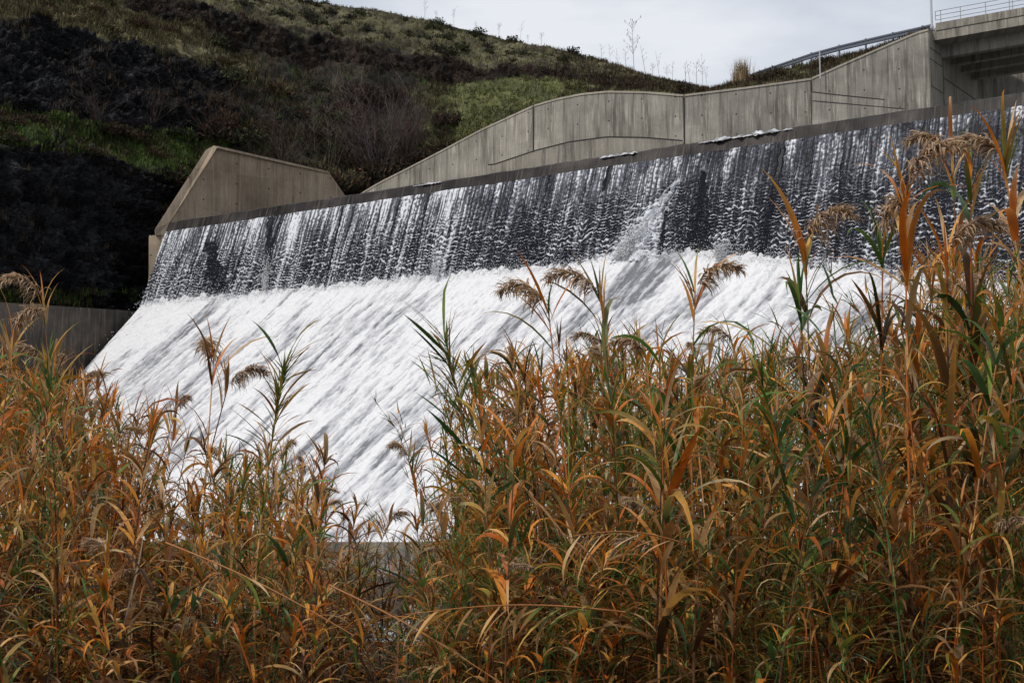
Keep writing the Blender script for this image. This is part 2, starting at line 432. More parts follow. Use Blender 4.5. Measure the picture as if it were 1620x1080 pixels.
wedge = smooth(.9, 1.6, dj) * (1 - smooth(2.0, 3.0, dj)) * smooth(wa + 1.5, wa + 2.5, wm)
foam = foam * (1 - .12 * wedge) + np.clip(jet * 1.35, 0, 1.1)
foam = np.clip(foam, -.4, 1.15)
# jet deflected to the right-up of the ledge near the notch
off = .10 + .14 * np.sqrt(wv) + foam * .045 + .05 * scal * low + .10 * colm + .30 * np.clip(jet, 0, 1)
base = (C0 + NN * .25)[None, None, :] + U * s[..., None] - Zv * (BAND + wm)[..., None] + NN * (wm * BAT + off)[..., None]
m = mesh_data('falling_water', base.reshape(-1, 3), grid_faces(ns, nw)[:, ::-1], M_FALL, smooth_=True, extra={'foam': foam}, uv=np.stack([lat, wm + 0 * s], -1).reshape(-1, 2))
tag(obj('falling_water', m), 'sheet of water falling in white strands and scallops from the dam crest', 'falling water', kind='structure')

# chute ---------------------------------------------------------------
ns, nt_ = 1150, 300
s = np.linspace(S0, S_END + 4, ns)[:, None]
Hs = drop(s); zl = ZC - BAND - Hs                            # ledge height
x0 = .25 + Hs * BAT                                          # ledge offset downstream
SL = 1.0
tmax = (zl - (CAMZ - .8)) / SL
tv = np.linspace(0, 1, nt_)[None, :]
t = tv * tmax - .25 * (1 - tv)
sf = s + .42 * t + .25 * noise(s * .3, t * .2, 1.0)           # the streaks drift sideways as they run down
fl = lambda a, b, sd, o=5: fbm(sf * a, t * b, sd, o, .6)
big = fbm(sf * .16, t * .06, 2.0, 3)
st1 = fl(.55, .09, 4.0); st2 = fl(1.7, .34, 6.0); st3 = fl(4.6, 1.3, 16.0, 2); tur = fbm(sf * 1.9, t * 1.1, 9.0, 4, .7)
gr_ = fbm(sf * 4.5, t * 3.2, 29.0, 3, .7)
h = .08 * np.abs(st1) + .045 * st2 + .018 * st3 + .045 * tur + .012 * gr_ + .14 * big
foamc = .76 + .28 * st1 + .24 * st2 + .14 * st3 + .20 * tur + .12 * gr_ + .22 * big
foamc += .25 * (1 - smooth(0, 3.0, t)) 
# thin greyer patches
foamc -= .32 * smooth(.25, .7, fbm(sf * .33 + 5, t * .08, 21.0, 5, .65) + .1)
sp = px_to_s(1010, 400)
foamc -= .5 * np.exp(-((s - sp - 1.0 + .2 * t) / 1.3) ** 2) * (1 - smooth(1, 6, t))
foamc = np.clip(foamc, .18, 1.1)
h = h * (.5 + .5 * smooth(-.3, 1.5, t)) + .30 * np.exp(-(t / .7) ** 2) * (.35 + .5 * noise(s * .8, 0., 4.) + .5 * noise(s * 2.5, t * 2, 4.)) + .05 * fbm(s * 6, t * 5, 55., 2)
edge = smooth(S0, S0 + .6, s)
h *= .3 + .7 * edge
pc = C0[None, None, :] + U * (s + 0 * t)[..., None] + NN * (x0 + t)[..., None]
pc[..., 2] = zl - t * SL
cn = np.array([NN[0], NN[1], 1.0 / SL]); cn /= np.linalg.norm(cn)
pc = pc + cn * (h + .15)[..., None]
m = mesh_data('chute_water', pc.reshape(-1, 3), grid_faces(ns, nt_)[:, ::-1], M_CHUTE, smooth_=True, extra={'foam': foamc + 0 * t}, uv=np.stack([sf, t + 0 * s], -1).reshape(-1, 2))
tag(obj('chute_water', m), 'white foaming water rushing down the sloping dam chute', 'rushing water', kind='structure')

# solid dam under the water --------------------------------------------
dam = empty('spillway_dam', tuple(C0 - Zv * (C0[2] - 1.0)))
tag(dam, 'concrete overflow dam with a long wet crest above the falling water', 'dam')
DL = np.array(dam.location)
def extrude_profile(prof, s0, s1, n, jitter=0.0, seed=0.0, name='x', mt=None, parent=None, s_mod=None):
    ss = np.linspace(s0, s1, n); V = []; UV = []
    acc = [0.0]
    for a, b in zip(prof[:-1], prof[1:]): acc.append(acc[-1] + math.hypot(b[0] - a[0], b[1] - a[1]))
    for i, sv in enumerate(ss):
        for j, (d, z) in enumerate(prof):
            jj = jitter * float(noise(sv * .9 + seed, j * 3.1, 2.0)) if jitter else 0
            V.append(C0 + U * sv + NN * (d + jj) + Zv * (z + jj * .6)); UV.append((sv, acc[j]))
    k = len(prof); V = np.array(V); Fs = [tuple(r) for r in grid_faces(n, k)]
    Fs.append(tuple(range(k))); Fs.append(tuple(range((n - 1) * k + k - 1, (n - 1) * k - 1, -1)))
    return obj(name, mesh_data(name, V - DL, Fs, mt, uv=np.array(UV)), parent)
# crest: rounded nose and fascia
extrude_profile([(-3.0, -9.0), (-3.0, -.30), (-1.4, -.02), (-.35, 0), (-.1, -.03), (.05, -.12), (.30, -BAND), (.18, -BAND - .12), (-.6, -BAND - .3), (-1.5, -9)], -.15, S_END + 4, 420, .055, 1.0, 'crest', M_SILL, dam)
mb = MB()
HM = max(LH)
extrude_profile([(-1.0, -BAND - .1), (.05, -BAND - .15), (.05 + 5.0 * BAT, -BAND - 5.15), (.05 + 4.6 * BAT, -BAND - 22.5), (-1.4, -BAND - 22.5)], -.1, S_END + 4, 12, 0, 0, 'drop_wall', M_DARKC, dam)

# splashes of foam lying along the crest
def blob_strip(px0, px1, name, hgt, mt, lab, seed):
    a = on_z(px0, 350 - (px0 - 270) * .1519, ZC); b = on_z(px1, 350 - (px1 - 270) * .1519, ZC)
    sa, sb = s_of(a), s_of(b); n1, n2 = 90, 26
    ss = np.linspace(sa, sb, n1)[:, None]; v = np.linspace(0, 1, n2)[None, :]
    env = np.sin(np.pi * np.linspace(0, 1, n1))[:, None] ** .6
    ang = v * math.pi
    rr = hgt * env * (.75 + .5 * fbm(ss * 1.2, v * 1.2, seed, 4, .6))
    rr = rr * (.25 + .9 * smooth(-.25, .35, fbm(ss * .9, 0 * v, seed + 3, 3)))
    p = C0 + U * (ss + 0 * v)[..., None] + NN * (.10 + .45 * rr * 1.9 * -np.cos(ang))[..., None] + Zv * (-.16 - .35 * rr * -np.cos(ang) + rr * np.sin(ang) * .55 + .06 * fbm(ss * 5, v * 5, seed, 2))[..., None]
    o = obj(name, mesh_data(name, p.reshape(-1, 3) - DL, grid_faces(n1, n2)[:, ::-1], mt, smooth_=True, extra={'foam': .45 + .6 * fbm(ss * 2, v * 3, seed, 3) + 0 * v}, uv=np.stack([ss + 0 * v, v + 0 * ss], -1).reshape(-1, 2)), dam)
blob_strip(950, 1010, 'foam_splash', .30, M_CHUTE, '', 1.); blob_strip(1105, 1255, 'foam_splash', .36, M_CHUTE, '', 4.)
blob_strip(655, 700, 'foam_splash', .16, M_CHUTE, '', 8.)
# stilling basin end sill
bs = MB()
tb = 24.0
o0 = C0 + U * (-6) + NN * (tb) ; o0[2] = -1.0
bs.beam(o0, U * 90, NN * 1.0, Zv * (CAMZ - .18 + 1.0))
bs.beam(o0 + NN * 1.0 , U * 90, NN * 1.6, Zv * (CAMZ - .95 + 1.0))
ob = bs.build('basin_sill', M_BASIN, None); tag(ob, 'long low concrete sill across the foot of the white chute', 'concrete sill')

# spray -----------------------------------------------------------------
def droplets(cent, size):
    n = len(cent); tet = np.array([[1, 1, 1], [1, -1, -1], [-1, 1, -1], [-1, -1, 1]], float) * .6
    rot = RNG.normal(size=(n, 3, 3)); q, _ = np.linalg.qr(rot)
    sc = size[:, None, None] * np.array([1, 1, 1.4])
    V = (np.einsum('nij,kj->nki', q, tet)) * sc + cent[:, None, :]
    f = np.array([[0, 1, 2], [0, 3, 1], [0, 2, 3], [1, 3, 2]])
    Fc = (np.arange(n)[:, None, None] * 4 + f).reshape(-1, 3)
    return V.reshape(-1, 3), Fc
cs, sz = [], []
def face_pt(sv, wv_, offv):
    return C0 + NN * .25 + np.outer(sv, U) - np.outer(BAND + wv_, Zv) + np.outer(wv_ * BAT + offv, NN)
n = 9000   # along the foot of the fall
sv = RNG.uniform(S0, S_END, n); hh = drop(sv); up = RNG.exponential(.30, n)
cs.append(face_pt(sv, hh - up + .1, .25 + np.abs(RNG.normal(0, .35, n)))); sz.append(RNG.uniform(.012, .035, n))
n = 6000   # loose drops all over the sheet
sv = RNG.uniform(S0, S_END, n); wv_ = RNG.uniform(.15, 1, n) ** .8 * drop(sv)
cs.append(face_pt(sv, wv_, .35 + np.abs(RNG.normal(0, .12, n)))); sz.append(RNG.uniform(.008, .022, n))
def plume(px0, py0, px1, py1, n, spread, k=1.0):
    a = on_plane(px0, py0, FP, FN); b = on_plane(px1, py1, FP, FN)
    t = RNG.beta(1.1, 2.0, n)
    p = a + np.outer(t, b - a) + RNG.normal(size=(n, 3)) * (spread * (.35 + t))[:, None] * np.array([1, .6, 1]) + NN * .7
    cs.append(p); sz.append(RNG.uniform(.015, .05, n) * k)
plume(990, 412, 1040, 345, 1500, .25, .8); plume(1000, 410, 1020, 370, 1300, .3, .8); plume(985, 412, 1000, 385, 700, .22, .8)
plume(430, 460, 436, 400, 900, .25, .8); plume(700, 436, 706, 405, 500, .25, .7); plume(1145, 408, 1160, 385, 700, .3, .8)
n = 5000   # spray along the chute surface
sv = RNG.uniform(S0, S_END, n); tt = RNG.uniform(0, 1, n) ** 1.4 * 16
p = C0 + np.outer(sv, U) + np.outer(.25 + drop(sv) * BAT + tt, NN); p[:, 2] = ZC - BAND - drop(sv) - tt
cs.append(p + cn * (.35 + RNG.exponential(.16, n))[:, None]); sz.append(RNG.uniform(.012, .035, n))
V, Fc = droplets(np.concatenate(cs), np.concatenate(sz))
tag(obj('water_spray', mesh_data('water_spray', V, Fc, M_SPRAY)), 'white drops of spray thrown off the falling water', 'spray', kind='stuff')

# ================================================================== WALLS
def poly_wall(name, pts, zb, thick, mt, parent=None, mt_top=None, push=None, top_h=0.0):
    """wall whose front face follows pts (top edge, 3D), thickness pushed along `push`"""
    mb = MB(); acc = 0.0
    for a, b in zip(pts[:-1], pts[1:]):
        a, b = np.array(a), np.array(b); d = b - a; dh = np.array([d[0], d[1], 0]); L = np.linalg.norm(dh)
        nb = np.array([-dh[1], dh[0], 0]) / L * thick
        if nb[1] < 0: nb = -nb
        za = zb if not hasattr(zb, '__len__') else zb[0]
        a0, b0 = a.copy(), b.copy(); a0[2] = za; b0[2] = za
        mb.hexa([a0, b0, b0 + nb, a0 + nb], [a, b, b + nb, a + nb],
                [(acc, za), (acc + L, za), (acc + L, za), (acc, za), (acc, a[2]), (acc + L, b[2]), (acc + L, b[2]), (acc, a[2])])
        acc += L
    return mb, acc
def smooth_front(name, pts, zb, thick, mt, parent, local):
    """same, but one continuous skin so that no seams show"""
    pts = [np.array(p, float) for p in pts]; n = len(pts); V = []; UV = []; acc = 0
    for i, p in enumerate(pts):
        d = pts[min(i + 1, n - 1)] - pts[max(i - 1, 0)]; nb = np.array([-d[1], d[0], 0]); nb /= np.linalg.norm(nb)
        if nb[1] < 0: nb = -nb
        if i: acc += np.linalg.norm((p - pts[i - 1])[:2])
        q0 = p.copy(); q0[2] = zb if not callable(zb) else zb(i)
        tk = nb * thick
        V += [q0, p, p + tk, q0 + tk]; UV += [(acc, q0[2]), (acc, p[2]), (acc + .3, p[2] + .3), (acc, q0[2])]
    Fs = []
    for i in range(n - 1):
        a = i * 4; b = a + 4
        Fs += [(a, b, b + 1, a + 1), (a + 1, b + 1, b + 2, a + 2), (a + 2, b + 2, b + 3, a + 3), (a + 3, b + 3, b, a)]
    Fs += [(0, 1, 2, 3), ((n - 1) * 4 + 3, (n - 1) * 4 + 2, (n - 1) * 4 + 1, (n - 1) * 4)]
    return obj(name, mesh_data(name, np.array(V) - local, Fs, mt, uv=np.array(UV)), parent)

# --- channel wall
cw_px = [(560, 312, 130), (600, 288, 128), (640, 268, 126), (700, 237, 123.5), (760, 205, 121), (845, 166, 118), (880, 156, 117), (920, 148, 116), (960, 144, 115.2), (1020, 145, 114.4), (1080, 150, 113.8), (1180, 138, 113.2), (1282, 124, 112.7), (1340, 98, 112.3), (1400, 72, 112), (1450, 51, 111.7), (1468, 46, 111.5)]
px_ = [c[0] for c in cw_px]; py_ = [c[1] for c in cw_px]; dp_ = [c[2] for c in cw_px]
wall = empty('channel_wall', tuple(P(1000, 145, 114.5) * np.array([1, 1, 0]) + np.array([0, 0, 14.])))
tag(wall, 'tall curved concrete channel wall rising behind the crest to the bridge', 'concrete wall')
WL = np.array(wall.location)
def wall_pts(a, b, n, dz=0.0, fwd=0.0):
    out = []
    for x in np.linspace(a, b, n):
        y = ip(x, px_, py_); p = P(x, y, ip(x, px_, dp_)); p[2] += dz; p[1] -= fwd; out.append(p)
    return out
panels = [(560, 843), (845, 1081), (1083, 1282.5), (1284, 1468)]
for i, (a, b) in enumerate(panels):
    smooth_front('wall_panel', wall_pts(a, b, 26, -.14), 14.0, .9, M_WALL, wall, WL)
    smooth_front('coping', wall_pts(a, b, 26, 0, .05), lambda k, q=wall_pts(a, b, 26, -.137, .05): q[k][2], 1.0, M_COPE_SUNLIT, wall, WL)
# dark expansion joints
for x in (844, 1082, 1283.3):
    p = P(x, ip(x, px_, py_), ip(x, px_, dp_)); mb = MB()
    mb.beam((p[0] - .06, p[1] - .01, 16), (.12, 0, 0), (0, .6, 0), (0, 0, p[2] - .2 - 16)); mb.build('expansion_joint', M_JOINT_SHADOW, wall, WL)
# lower plinth standing proud (lighter strip under a shadow line)
pl = [(780, 262, .35), (845, 240, .35), (900, 226, .35), (960, 218, .35), (1020, 219, .35), (1080, 224, .35)]
qs = []
for x in np.linspace(770, 1080, 24):
    y = ip(x, [c[0] for c in pl], [c[1] for c in pl]); p = P(x, y, ip(x, px_, dp_) - .45); qs.append(p)
smooth_front('plinth', qs, 14.0, .44, M_BRIDGE, wall, WL)
qs = [P(x, y, ip(x, px_, dp_) - .40) for x, y in ((1284, 147), (1340, 153), (1420, 161), (1467, 166))]
smooth_front('plinth', qs, 14.0, .30, M_WALL, wall, WL)

def line_strip(pp, dd, hgt=.10):  # dark strips painting the plinth's shadow line and the wall's stained lines
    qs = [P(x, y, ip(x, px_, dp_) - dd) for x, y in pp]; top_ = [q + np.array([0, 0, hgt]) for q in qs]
    smooth_front('shadow_stain_line', top_, lambda k: qs[k][2], .05, M_JOINT_SHADOW, wall, WL)
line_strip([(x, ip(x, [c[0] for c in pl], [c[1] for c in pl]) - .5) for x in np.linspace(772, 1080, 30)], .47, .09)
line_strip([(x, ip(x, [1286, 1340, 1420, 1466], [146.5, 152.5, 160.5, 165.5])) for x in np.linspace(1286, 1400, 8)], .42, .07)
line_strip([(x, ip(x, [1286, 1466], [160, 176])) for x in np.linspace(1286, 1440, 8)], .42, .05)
# --- wing wall on the left of the crest
wing = empty('wing_wall', tuple(P(335, 350, 116) * np.array([1, 1, 0]) + np.array([0, 0, 18.])))
tag(wing, 'brown concrete wing wall with a sloping end at the left end of the dam', 'concrete wall')
WG = np.array(wing.location)
A = P(247, 372, 113.6); B = P(338, 231, 115.2); Cc = P(520, 272, 121.0); D = P(548, 312, 122.0); E = P(300, 420, 114.4)
bk = np.array([-.25, .95, 0]) * .9
def prism(pts, bk):
    n = len(pts); V = list(pts) + [p + bk for p in pts]
    Fs = [tuple(range(n)), tuple(range(2 * n - 1, n - 1, -1))] + [(i, i + n, (i + 1) % n + n, (i + 1) % n) for i in range(n)]
    return V, Fs
WN = np.cross(B - P(268, 354, 113.9), Cc - B); WN /= np.linalg.norm(WN); WP = P(268, 354, 113.9)
wf = lambda x, y: on_plane(x, y, WP, WN)
D = wf(548, 312)
front = [P(268, 354, 113.9), wf(341, 233), Cc, D, wf(540, 400), wf(268, 420)]
V, Fs = prism(front, bk); mb = MB(); mb.add(V, [f[::-1] for f in Fs], [(v[0] * 1.15, v[2]) for v in V]); mb.build('wall_face', M_WING, wing, WG)
endp = [A, P(246, 362, 113.5), P(326, 238, 115.0), B, B + np.array([.345, -.12, -.1]), P(268.2, 353, 113.9), P(268.2, 372, 113.9)]
V, Fs = prism([p - np.array([0, .10, 0]) for p in endp], bk * .8); mb = MB(); mb.add(V, [f[::-1] for f in Fs], [(v[0], v[2]) for v in V]); mb.build('sloping_end', M_WING, wing, WG)
cp = [B + np.array([.3, -.15, -.03]), B + np.array([.3, -.15, -.2]), Cc + np.array([0, -.06, -.14]), Cc + np.array([0, -.06, .03])]
V, Fs = prism(cp, bk * 1.1); mb = MB(); mb.add(V, Fs, [(v[0], v[2]) for v in V]); mb.build('coping', M_WING, wing, WG)
pier = [P(236, 372, 113.7), P(262, 372, 113.7), P(252, 440, 113.6), P(246, 500, 113.6), P(232, 500, 113.6), P(236, 430, 113.6)]
V, Fs = prism(pier, bk); mb = MB(); mb.add(V, [f[::-1] for f in Fs], [(v[0], v[2]) for v in V]); mb.build('pier', M_WING, wing, WG)

# --- training wall left of the chute
Q0 = C0 + U * (-.15) + NN * (.25 + LH[0] * BAT)
tw = []
for tt, z in ((-.3, 482), (30, 0)):
    pass
topz0 = P(222, 488, (Q0 + NN * .8)[1])[2]
mb = MB(); L = 34.0
a = Q0 - U * .6 + NN * (-.6); b = a + NN * L
at = a.copy(); at[2] = topz0; bt = b.copy()
k = 12.7; chk = Q0 + NN * k
zt = P(0, 474, chk[1])[2]
bt[2] = topz0 + (zt - topz0) / k * L
a[2] = b[2] = -1
mb.hexa([a, b, b - U * .6, a - U * .6][::-1], [at, bt, bt - U * .6, at - U * .6][::-1], [(0, 0), (0, 0), (L, 0), (0, 0), (0, 16), (0, 16), (L, 16), (0, 16)])
ob = mb.build('training_wall', M_DARKC); tag(ob, 'dark stained concrete wall beside the left edge of the chute', 'concrete wall')
TW_A, TW_B = at, bt

# ================================================================== BRIDGE
B0 = P(1480, 37, 112)
br = empty('road_bridge', tuple(B0 * np.array([1, 1, 0]) + np.array([0, 0, 14.]))); BRL = np.array(br.location)
tag(br, 'concrete road bridge crossing above the right end of the dam crest', 'bridge')
BK = -NN; BL = 34.0
SF = float(np.dot(P(1469.5, 47, 111.5) - B0, U))                # where the abutment face stands along the bridge
def bb(name, d0, d1, z0, z1, mt, s0=0.0, s1=BL):
    m_ = MB(); m_.beam(B0 + U * s0 + BK * d0 + Zv * z0, U * (s1 - s0), BK * (d1 - d0), Zv * (z1 - z0)); return m_.build(name, mt, br, BRL)
bb('parapet', 0, .35, -.54, 0, M_BRIDGE); bb('parapet', 9.6, 9.95, -.54, 0, M_BRIDGE)
bb('deck', .06, 9.9, -1.22, -.545, M_BRIDGE, SF - .6)
for i in range(4):
    d = 1.55 + i * 2.2
    m_ = MB(); o = B0 + U * (SF - .3) + BK * d
    m_.beam(o + Zv * -2.1, U * (BL - 1.2), BK * .55, Zv * .877); m_.build('girder', M_BRIDGE, br, BRL)
# abutment wall under the deck
A0 = P(1469.5, 47, 111.5); ab0 = A0.copy()
m_ = MB(); 
pA = A0 + BK * .02
zt1 = B0[2] - .56
m_.beam((pA[0], pA[1], 14), BK * 1.5, U * -.9 , (0, 0, A0[2] - 14)); m_.build('abutment', M_BRIDGE, br, BRL)
m_ = MB(); q = A0 + BK * 1.5; m_.beam((q[0], q[1], 14), BK * 1.1, U * -.9, (0, 0, B0[2] - 1.23 - 14)); m_.build('abutment', M_BRIDGE, br, BRL)
m_ = MB(); q = A0 + BK * 2.6 - U * .1; m_.beam((q[0], q[1], 14), BK * .3, U * -.7, (0, 0, B0[2] - 1.26 - 14)); m_.build('expansion_joint', M_JOINT_SHADOW, br, BRL)
m_ = MB(); q = A0 + BK * 2.9; m_.beam((q[0], q[1], 14), BK * 7.6, U * -.9, (0, 0, B0[2] - 1.24 - 14)); m_.build('abutment', M_BRIDGE, br, BRL)
# construction grooves on the abutment (dark recess strips)
for zz in (-1.95, -2.75, -4.7):
    m_ = MB(); q = A0 + BK * .04 + U * -.88; m_.beam((q[0], q[1], B0[2] + zz), BK * 2.5, U * .886, (0, 0, .07)); m_.build('joint_line', M_JOINT_SHADOW, br, BRL)
m_ = MB(); q = A0 + BK * 2.95 + U * -.88; m_.beam((q[0], q[1], B0[2] - 3.5), BK * 7.5, U * .886, (0, 0, .08)); m_.build('joint_line', M_JOINT_SHADOW, br, BRL)
# return wall at the far end of the abutment
q = A0 + BK * 10.6; m_ = MB(); m_.beam((q[0], q[1], 14), np.array([14., -1.5, 0]), np.array([0, .8, 0]), (0, 0, P(1600, 112, q[1])[2] - 14))
ob = m_.build('retaining_wall', M_WALL); tag(ob, 'pale concrete wall seen under the bridge deck at the far bank', 'concrete wall')
# railing on the near parapet
rl = empty('bridge_railing', tuple(B0 + BK * .17)); tag(rl, 'grey steel railing of three bars along the bridge parapet', 'railing'); RL = np.array(rl.location)
b_ = B0 + BK * .17
rp = [on_plane(x, 30, b_, np.array([NN[0], NN[1], 0])) for x in (1487.5, 1519, 1559, 1597, 1602)]
sp_ = [float(np.dot(p - b_, U)) for p in rp]; dlt = sp_[2] - sp_[1]
sp_ += [sp_[4] + dlt * k for k in range(1, 6)]
for sv in sp_:
    m_ = MB(); m_.beam(b_ + U * sv - Zv * .02, U * .05, BK * .05, Zv * .95); m_.build('post', M_RAILM, rl, RL)
for z0 in (.28, .60, .92):
    m_ = MB(); m_.tube([b_ + U * (sp_[0] - .35) + Zv * z0, b_ + U * (sp_[3] + .1) + Zv * z0], .028); m_.tube([b_ + U * (sp_[4] - .1) + Zv * z0, b_ + U * BL + Zv * z0], .028); m_.build('rail', M_RAILM, rl, RL)
m_ = MB(); m_.tube([b_ + U * (sp_[0] - .35) + Zv * z for z in (.26, .5, .92)], .03); m_.build('end_bend', M_RAILM, rl, RL)
# lamp pole
p = P(1474.5, 48, 113); lp = MB(); lp.tube([p - Zv * .5, p + Zv * 3, p + Zv * 8], [.085, .075, .06], 10)
pr = empty('lamp_post', tuple(p)); tag(pr, 'thin pale grey lamp post rising beside the bridge railing', 'lamp post')
lp.build('pole', M_POLE, pr, p)
m_ = MB(); m_.tube([p + Zv * -.05, p + Zv * .30], .13, 10); m_.build('base_collar', M_POLE, pr, p)
# short post in front of the embankment
p = P(1297.5, 118, 112.2); m_ = MB(); m_.tube([p - Zv * .3, p + Zv * 1.72], .045, 8); m_.tube([p + Zv * 1.72, p + Zv * 1.78], [.06, .02], 8)
tag(m_.build('marker_post', M_POLE, None), 'thin white marker post standing on the channel wall below the guard rail', 'post')

# ================================================================== TERRAIN
XS = np.array([-420, -200, 0, 100, 150, 200, 270, 320, 400, 480, 540, 600, 640, 700, 740, 800, 850, 900, 960, 1000, 1050, 1110, 1160, 1300])
def row(pairs): a = np.array(pairs, float); return lambda x: ip(x, a[:, 0], a[:, 1])
ROWS = [
 (row([(-420, 560), (0, 540), (150, 530), (235, 520), (270, 440), (300, 380), (540, 330), (600, 318), (800, 275), (1000, 245), (1300, 215)]), row([(-420, 86), (0, 104.5), (150, 112), (225, 115.5), (300, 119), (540, 128), (600, 132), (800, 127), (1000, 122), (1300, 119)])),
 (row([(-420, 160), (0, 222), (100, 238), (200, 258), (270, 280), (320, 300), (540, 305), (600, 296), (700, 262), (800, 228), (900, 200), (1000, 190), (1300, 185)]), row([(-420, 90), (0, 107), (150, 114), (235, 118), (300, 121), (540, 130), (600, 134), (800, 130), (1000, 124), (1300, 120)])),
 (row([(-420, 110), (0, 178), (100, 194), (150, 205), (250, 216), (320, 226), (450, 245), (540, 262), (600, 262), (700, 238), (800, 202), (900, 178), (1000, 172), (1300, 170)]), row([(-420, 96), (0, 113), (150, 119), (300, 127), (540, 134), (600, 137), (800, 134), (1000, 127), (1300, 121)])),
 (row([(-420, -20), (0, 28), (100, 45), (200, 70), (300, 97), (360, 118), (400, 150), (550, 188), (640, 205), (700, 200), (800, 170), (900, 146), (1000, 145), (1150, 152), (1300, 160)]), row([(-420, 103), (0, 120), (200, 129), (400, 138), (550, 142), (700, 144), (900, 142), (1000, 133), (1150, 124), (1300, 121.5)])),
 (row([(-420, -70), (0, -15), (150, 5), (250, 25), (330, 55), (370, 85), (450, 92), (540, 103), (640, 122), (700, 134), (800, 127), (900, 130), (1000, 135), (1100, 146), (1300, 158)]), row([(-420, 112), (0, 130), (200, 139), (400, 147), (550, 152), (700, 155), (900, 152), (1000, 142), (1100, 135), (1300, 124)])),
 (row([(-420, -120), (0, -60), (300, 2), (420, 30), (540, 62), (640, 85), (740, 97), (850, 112), (950, 118), (1030, 130), (1110, 145), (1300, 157)]), row([(-420, 115), (0, 133), (200, 142), (400, 150), (550, 155), (700, 158), (900, 155), (1000, 145), (1100, 138), (1300, 126)])),
 (row([(-420, -200), (0, -120), (300, -42), (480, 3), (600, 17), (740, 47), (830, 71), (900, 84), (960, 101), (1030, 126), (1110, 143), (1300, 156)]), row([(-420, 145), (0, 160), (300, 172), (600, 182), (800, 184), (950, 178), (1030, 165), (1110, 150), (1300, 135)])),
 (row([(-420, -180), (0, -100), (300, -20), (480, 40), (600, 60), (740, 92), (830, 120), (960, 160), (1030, 190), (1110, 220), (1300, 240)]), row([(-420, 230), (0, 250), (300, 265), (600, 275), (800, 280), (1110, 260), (1300, 250)])),
]
SUB = [64, 30, 70, 40, 22, 60, 16]       # subdivisions between rows
vk = np.concatenate([[0], np.cumsum(SUB)]).astype(float)
NV = int(vk[-1]) + 1; NU = 760
pxs = np.linspace(-420, 1300, NU)
grid0 = np.zeros((NU, len(ROWS), 3))
for i, x in enumerate(pxs):
    for j, (fy, fd) in enumerate(ROWS): grid0[i, j] = P(x, float(fy(x)), float(fd(x)))
vv = np.arange(NV).astype(float)
T = np.zeros((NU, NV, 3))
for c in range(3):
    for i in range(NU): T[i, :, c] = ip(vv, vk, grid0[i, :, c])
# zone colours (real pigment of rock, earth, grass)
PX = pxs[:, None] + 0 * vv[None, :]; VV = vv[None, :] + 0 * pxs[:, None]
jit = 6.5 * fbm(T[..., 0] * .22, T[..., 2] * .22, T[..., 1] * .1, 4, .6)
VZ = VV + jit
def zone(a, b, sft=2.5): return smooth(vk[a] - sft, vk[a] + sft, VZ) * (1 - smooth(vk[b] - sft, vk[b] + sft, VZ))
rockL = zone(0, 1) * (1 - smooth(300, 420, PX)); rockU = zone(2, 3) * (1 - smooth(310, 430, PX + 20 * jit))
rockL[:, 0:8] = np.maximum(rockL[:, 0:8], (PX[:, 0:8] < 350) * 1.0)
rock = np.clip(rockL + rockU, 0, 1)
brown = zone(4, 5) * 1.0
bench = zone(1, 2, 4.0) * (1 - smooth(340, 460, PX))
strip = zone(3, 4) * (1 - smooth(360, 430, PX))
greenS = zone(2, 4, 4) * smooth(640, 700, PX + 8 * jit)
top = zone(5, 7)
n1 = fbm(T[..., 0] * .5, T[..., 2] * .5, T[..., 1] * .3, 5, .6)
n2 = fbm(T[..., 0] * .12, T[..., 2] * .2, T[..., 1] * .1, 3, .6)
def C(r, g, b): return np.array([r, g, b])
Ccol = np.zeros((NU, NV, 3)) + C(.030, .024, .018)
def put(mask, a, b, nn):
    global Ccol
    k = np.clip(.5 + nn, 0, 1)[..., None]; c = a * (1 - k) + b * k
    Ccol = Ccol * (1 - mask[..., None]) + c * mask[..., None]
put(smooth(380, 460, PX) * zone(0, 4), C(.012, .011, .009), C(.030, .026, .015), n1)
put(top, C(.036, .031, .019), C(.095, .088, .045), n1 * 1.1)
put(brown, C(.009, .007, .006), C(.030, .019, .013), n1)
put(strip, C(.055, .050, .026), C(.13, .115, .055), n1)
put(bench, C(.024, .034, .012), C(.050, .075, .022), n1)
put(greenS, C(.050, .058, .022), C(.10, .105, .038), n1)
put(rock, C(.005, .0052, .0062), C(.021, .021, .024), n1 * .8)
# relief
tu = np.gradient(T, axis=0); tv_ = np.gradient(T, axis=1); NR = np.cross(tu, tv_); NR /= np.linalg.norm(NR, axis=-1)[..., None] + 1e-9
flip = (NR[..., 1] > 0) & (NR[..., 2] < .2); NR[flip] *= -1
NR[NR[..., 2] < -.1] *= -1
X, Y, Z = T[..., 0], T[..., 1], T[..., 2]
def blocky(f, sd):
    a = fbm(X * f + sd, Z * f * 1.3, Y * f, 2, .5) * 3; return (np.floor(a) + smooth(.55, .95, a - np.floor(a))) / 3
rk = ridged(X * .30, Z * .5, Y * .3, 3, .6) * 1.1 + .7 * blocky(.5, 0) + .45 * blocky(1.3, 9.) + .35 * blocky(2.9, 4.) + .16 * fbm(X * 4, Z * 5, Y * 4, 2, .6)
strata = .9 * ridged(X * .08, Z * 1.1 + X * .18, Y * .08, 2)
sofl = fbm(X * .18, Z * .25, Y * .18, 4, .55)
calm = smooth(0, 10, VV) * (1 - .9 * smooth(900, 1080, PX)); calm = np.maximum(calm, .12)
fadeSky = 1 - .75 * smooth(vk[6] - 14, vk[6], VV)
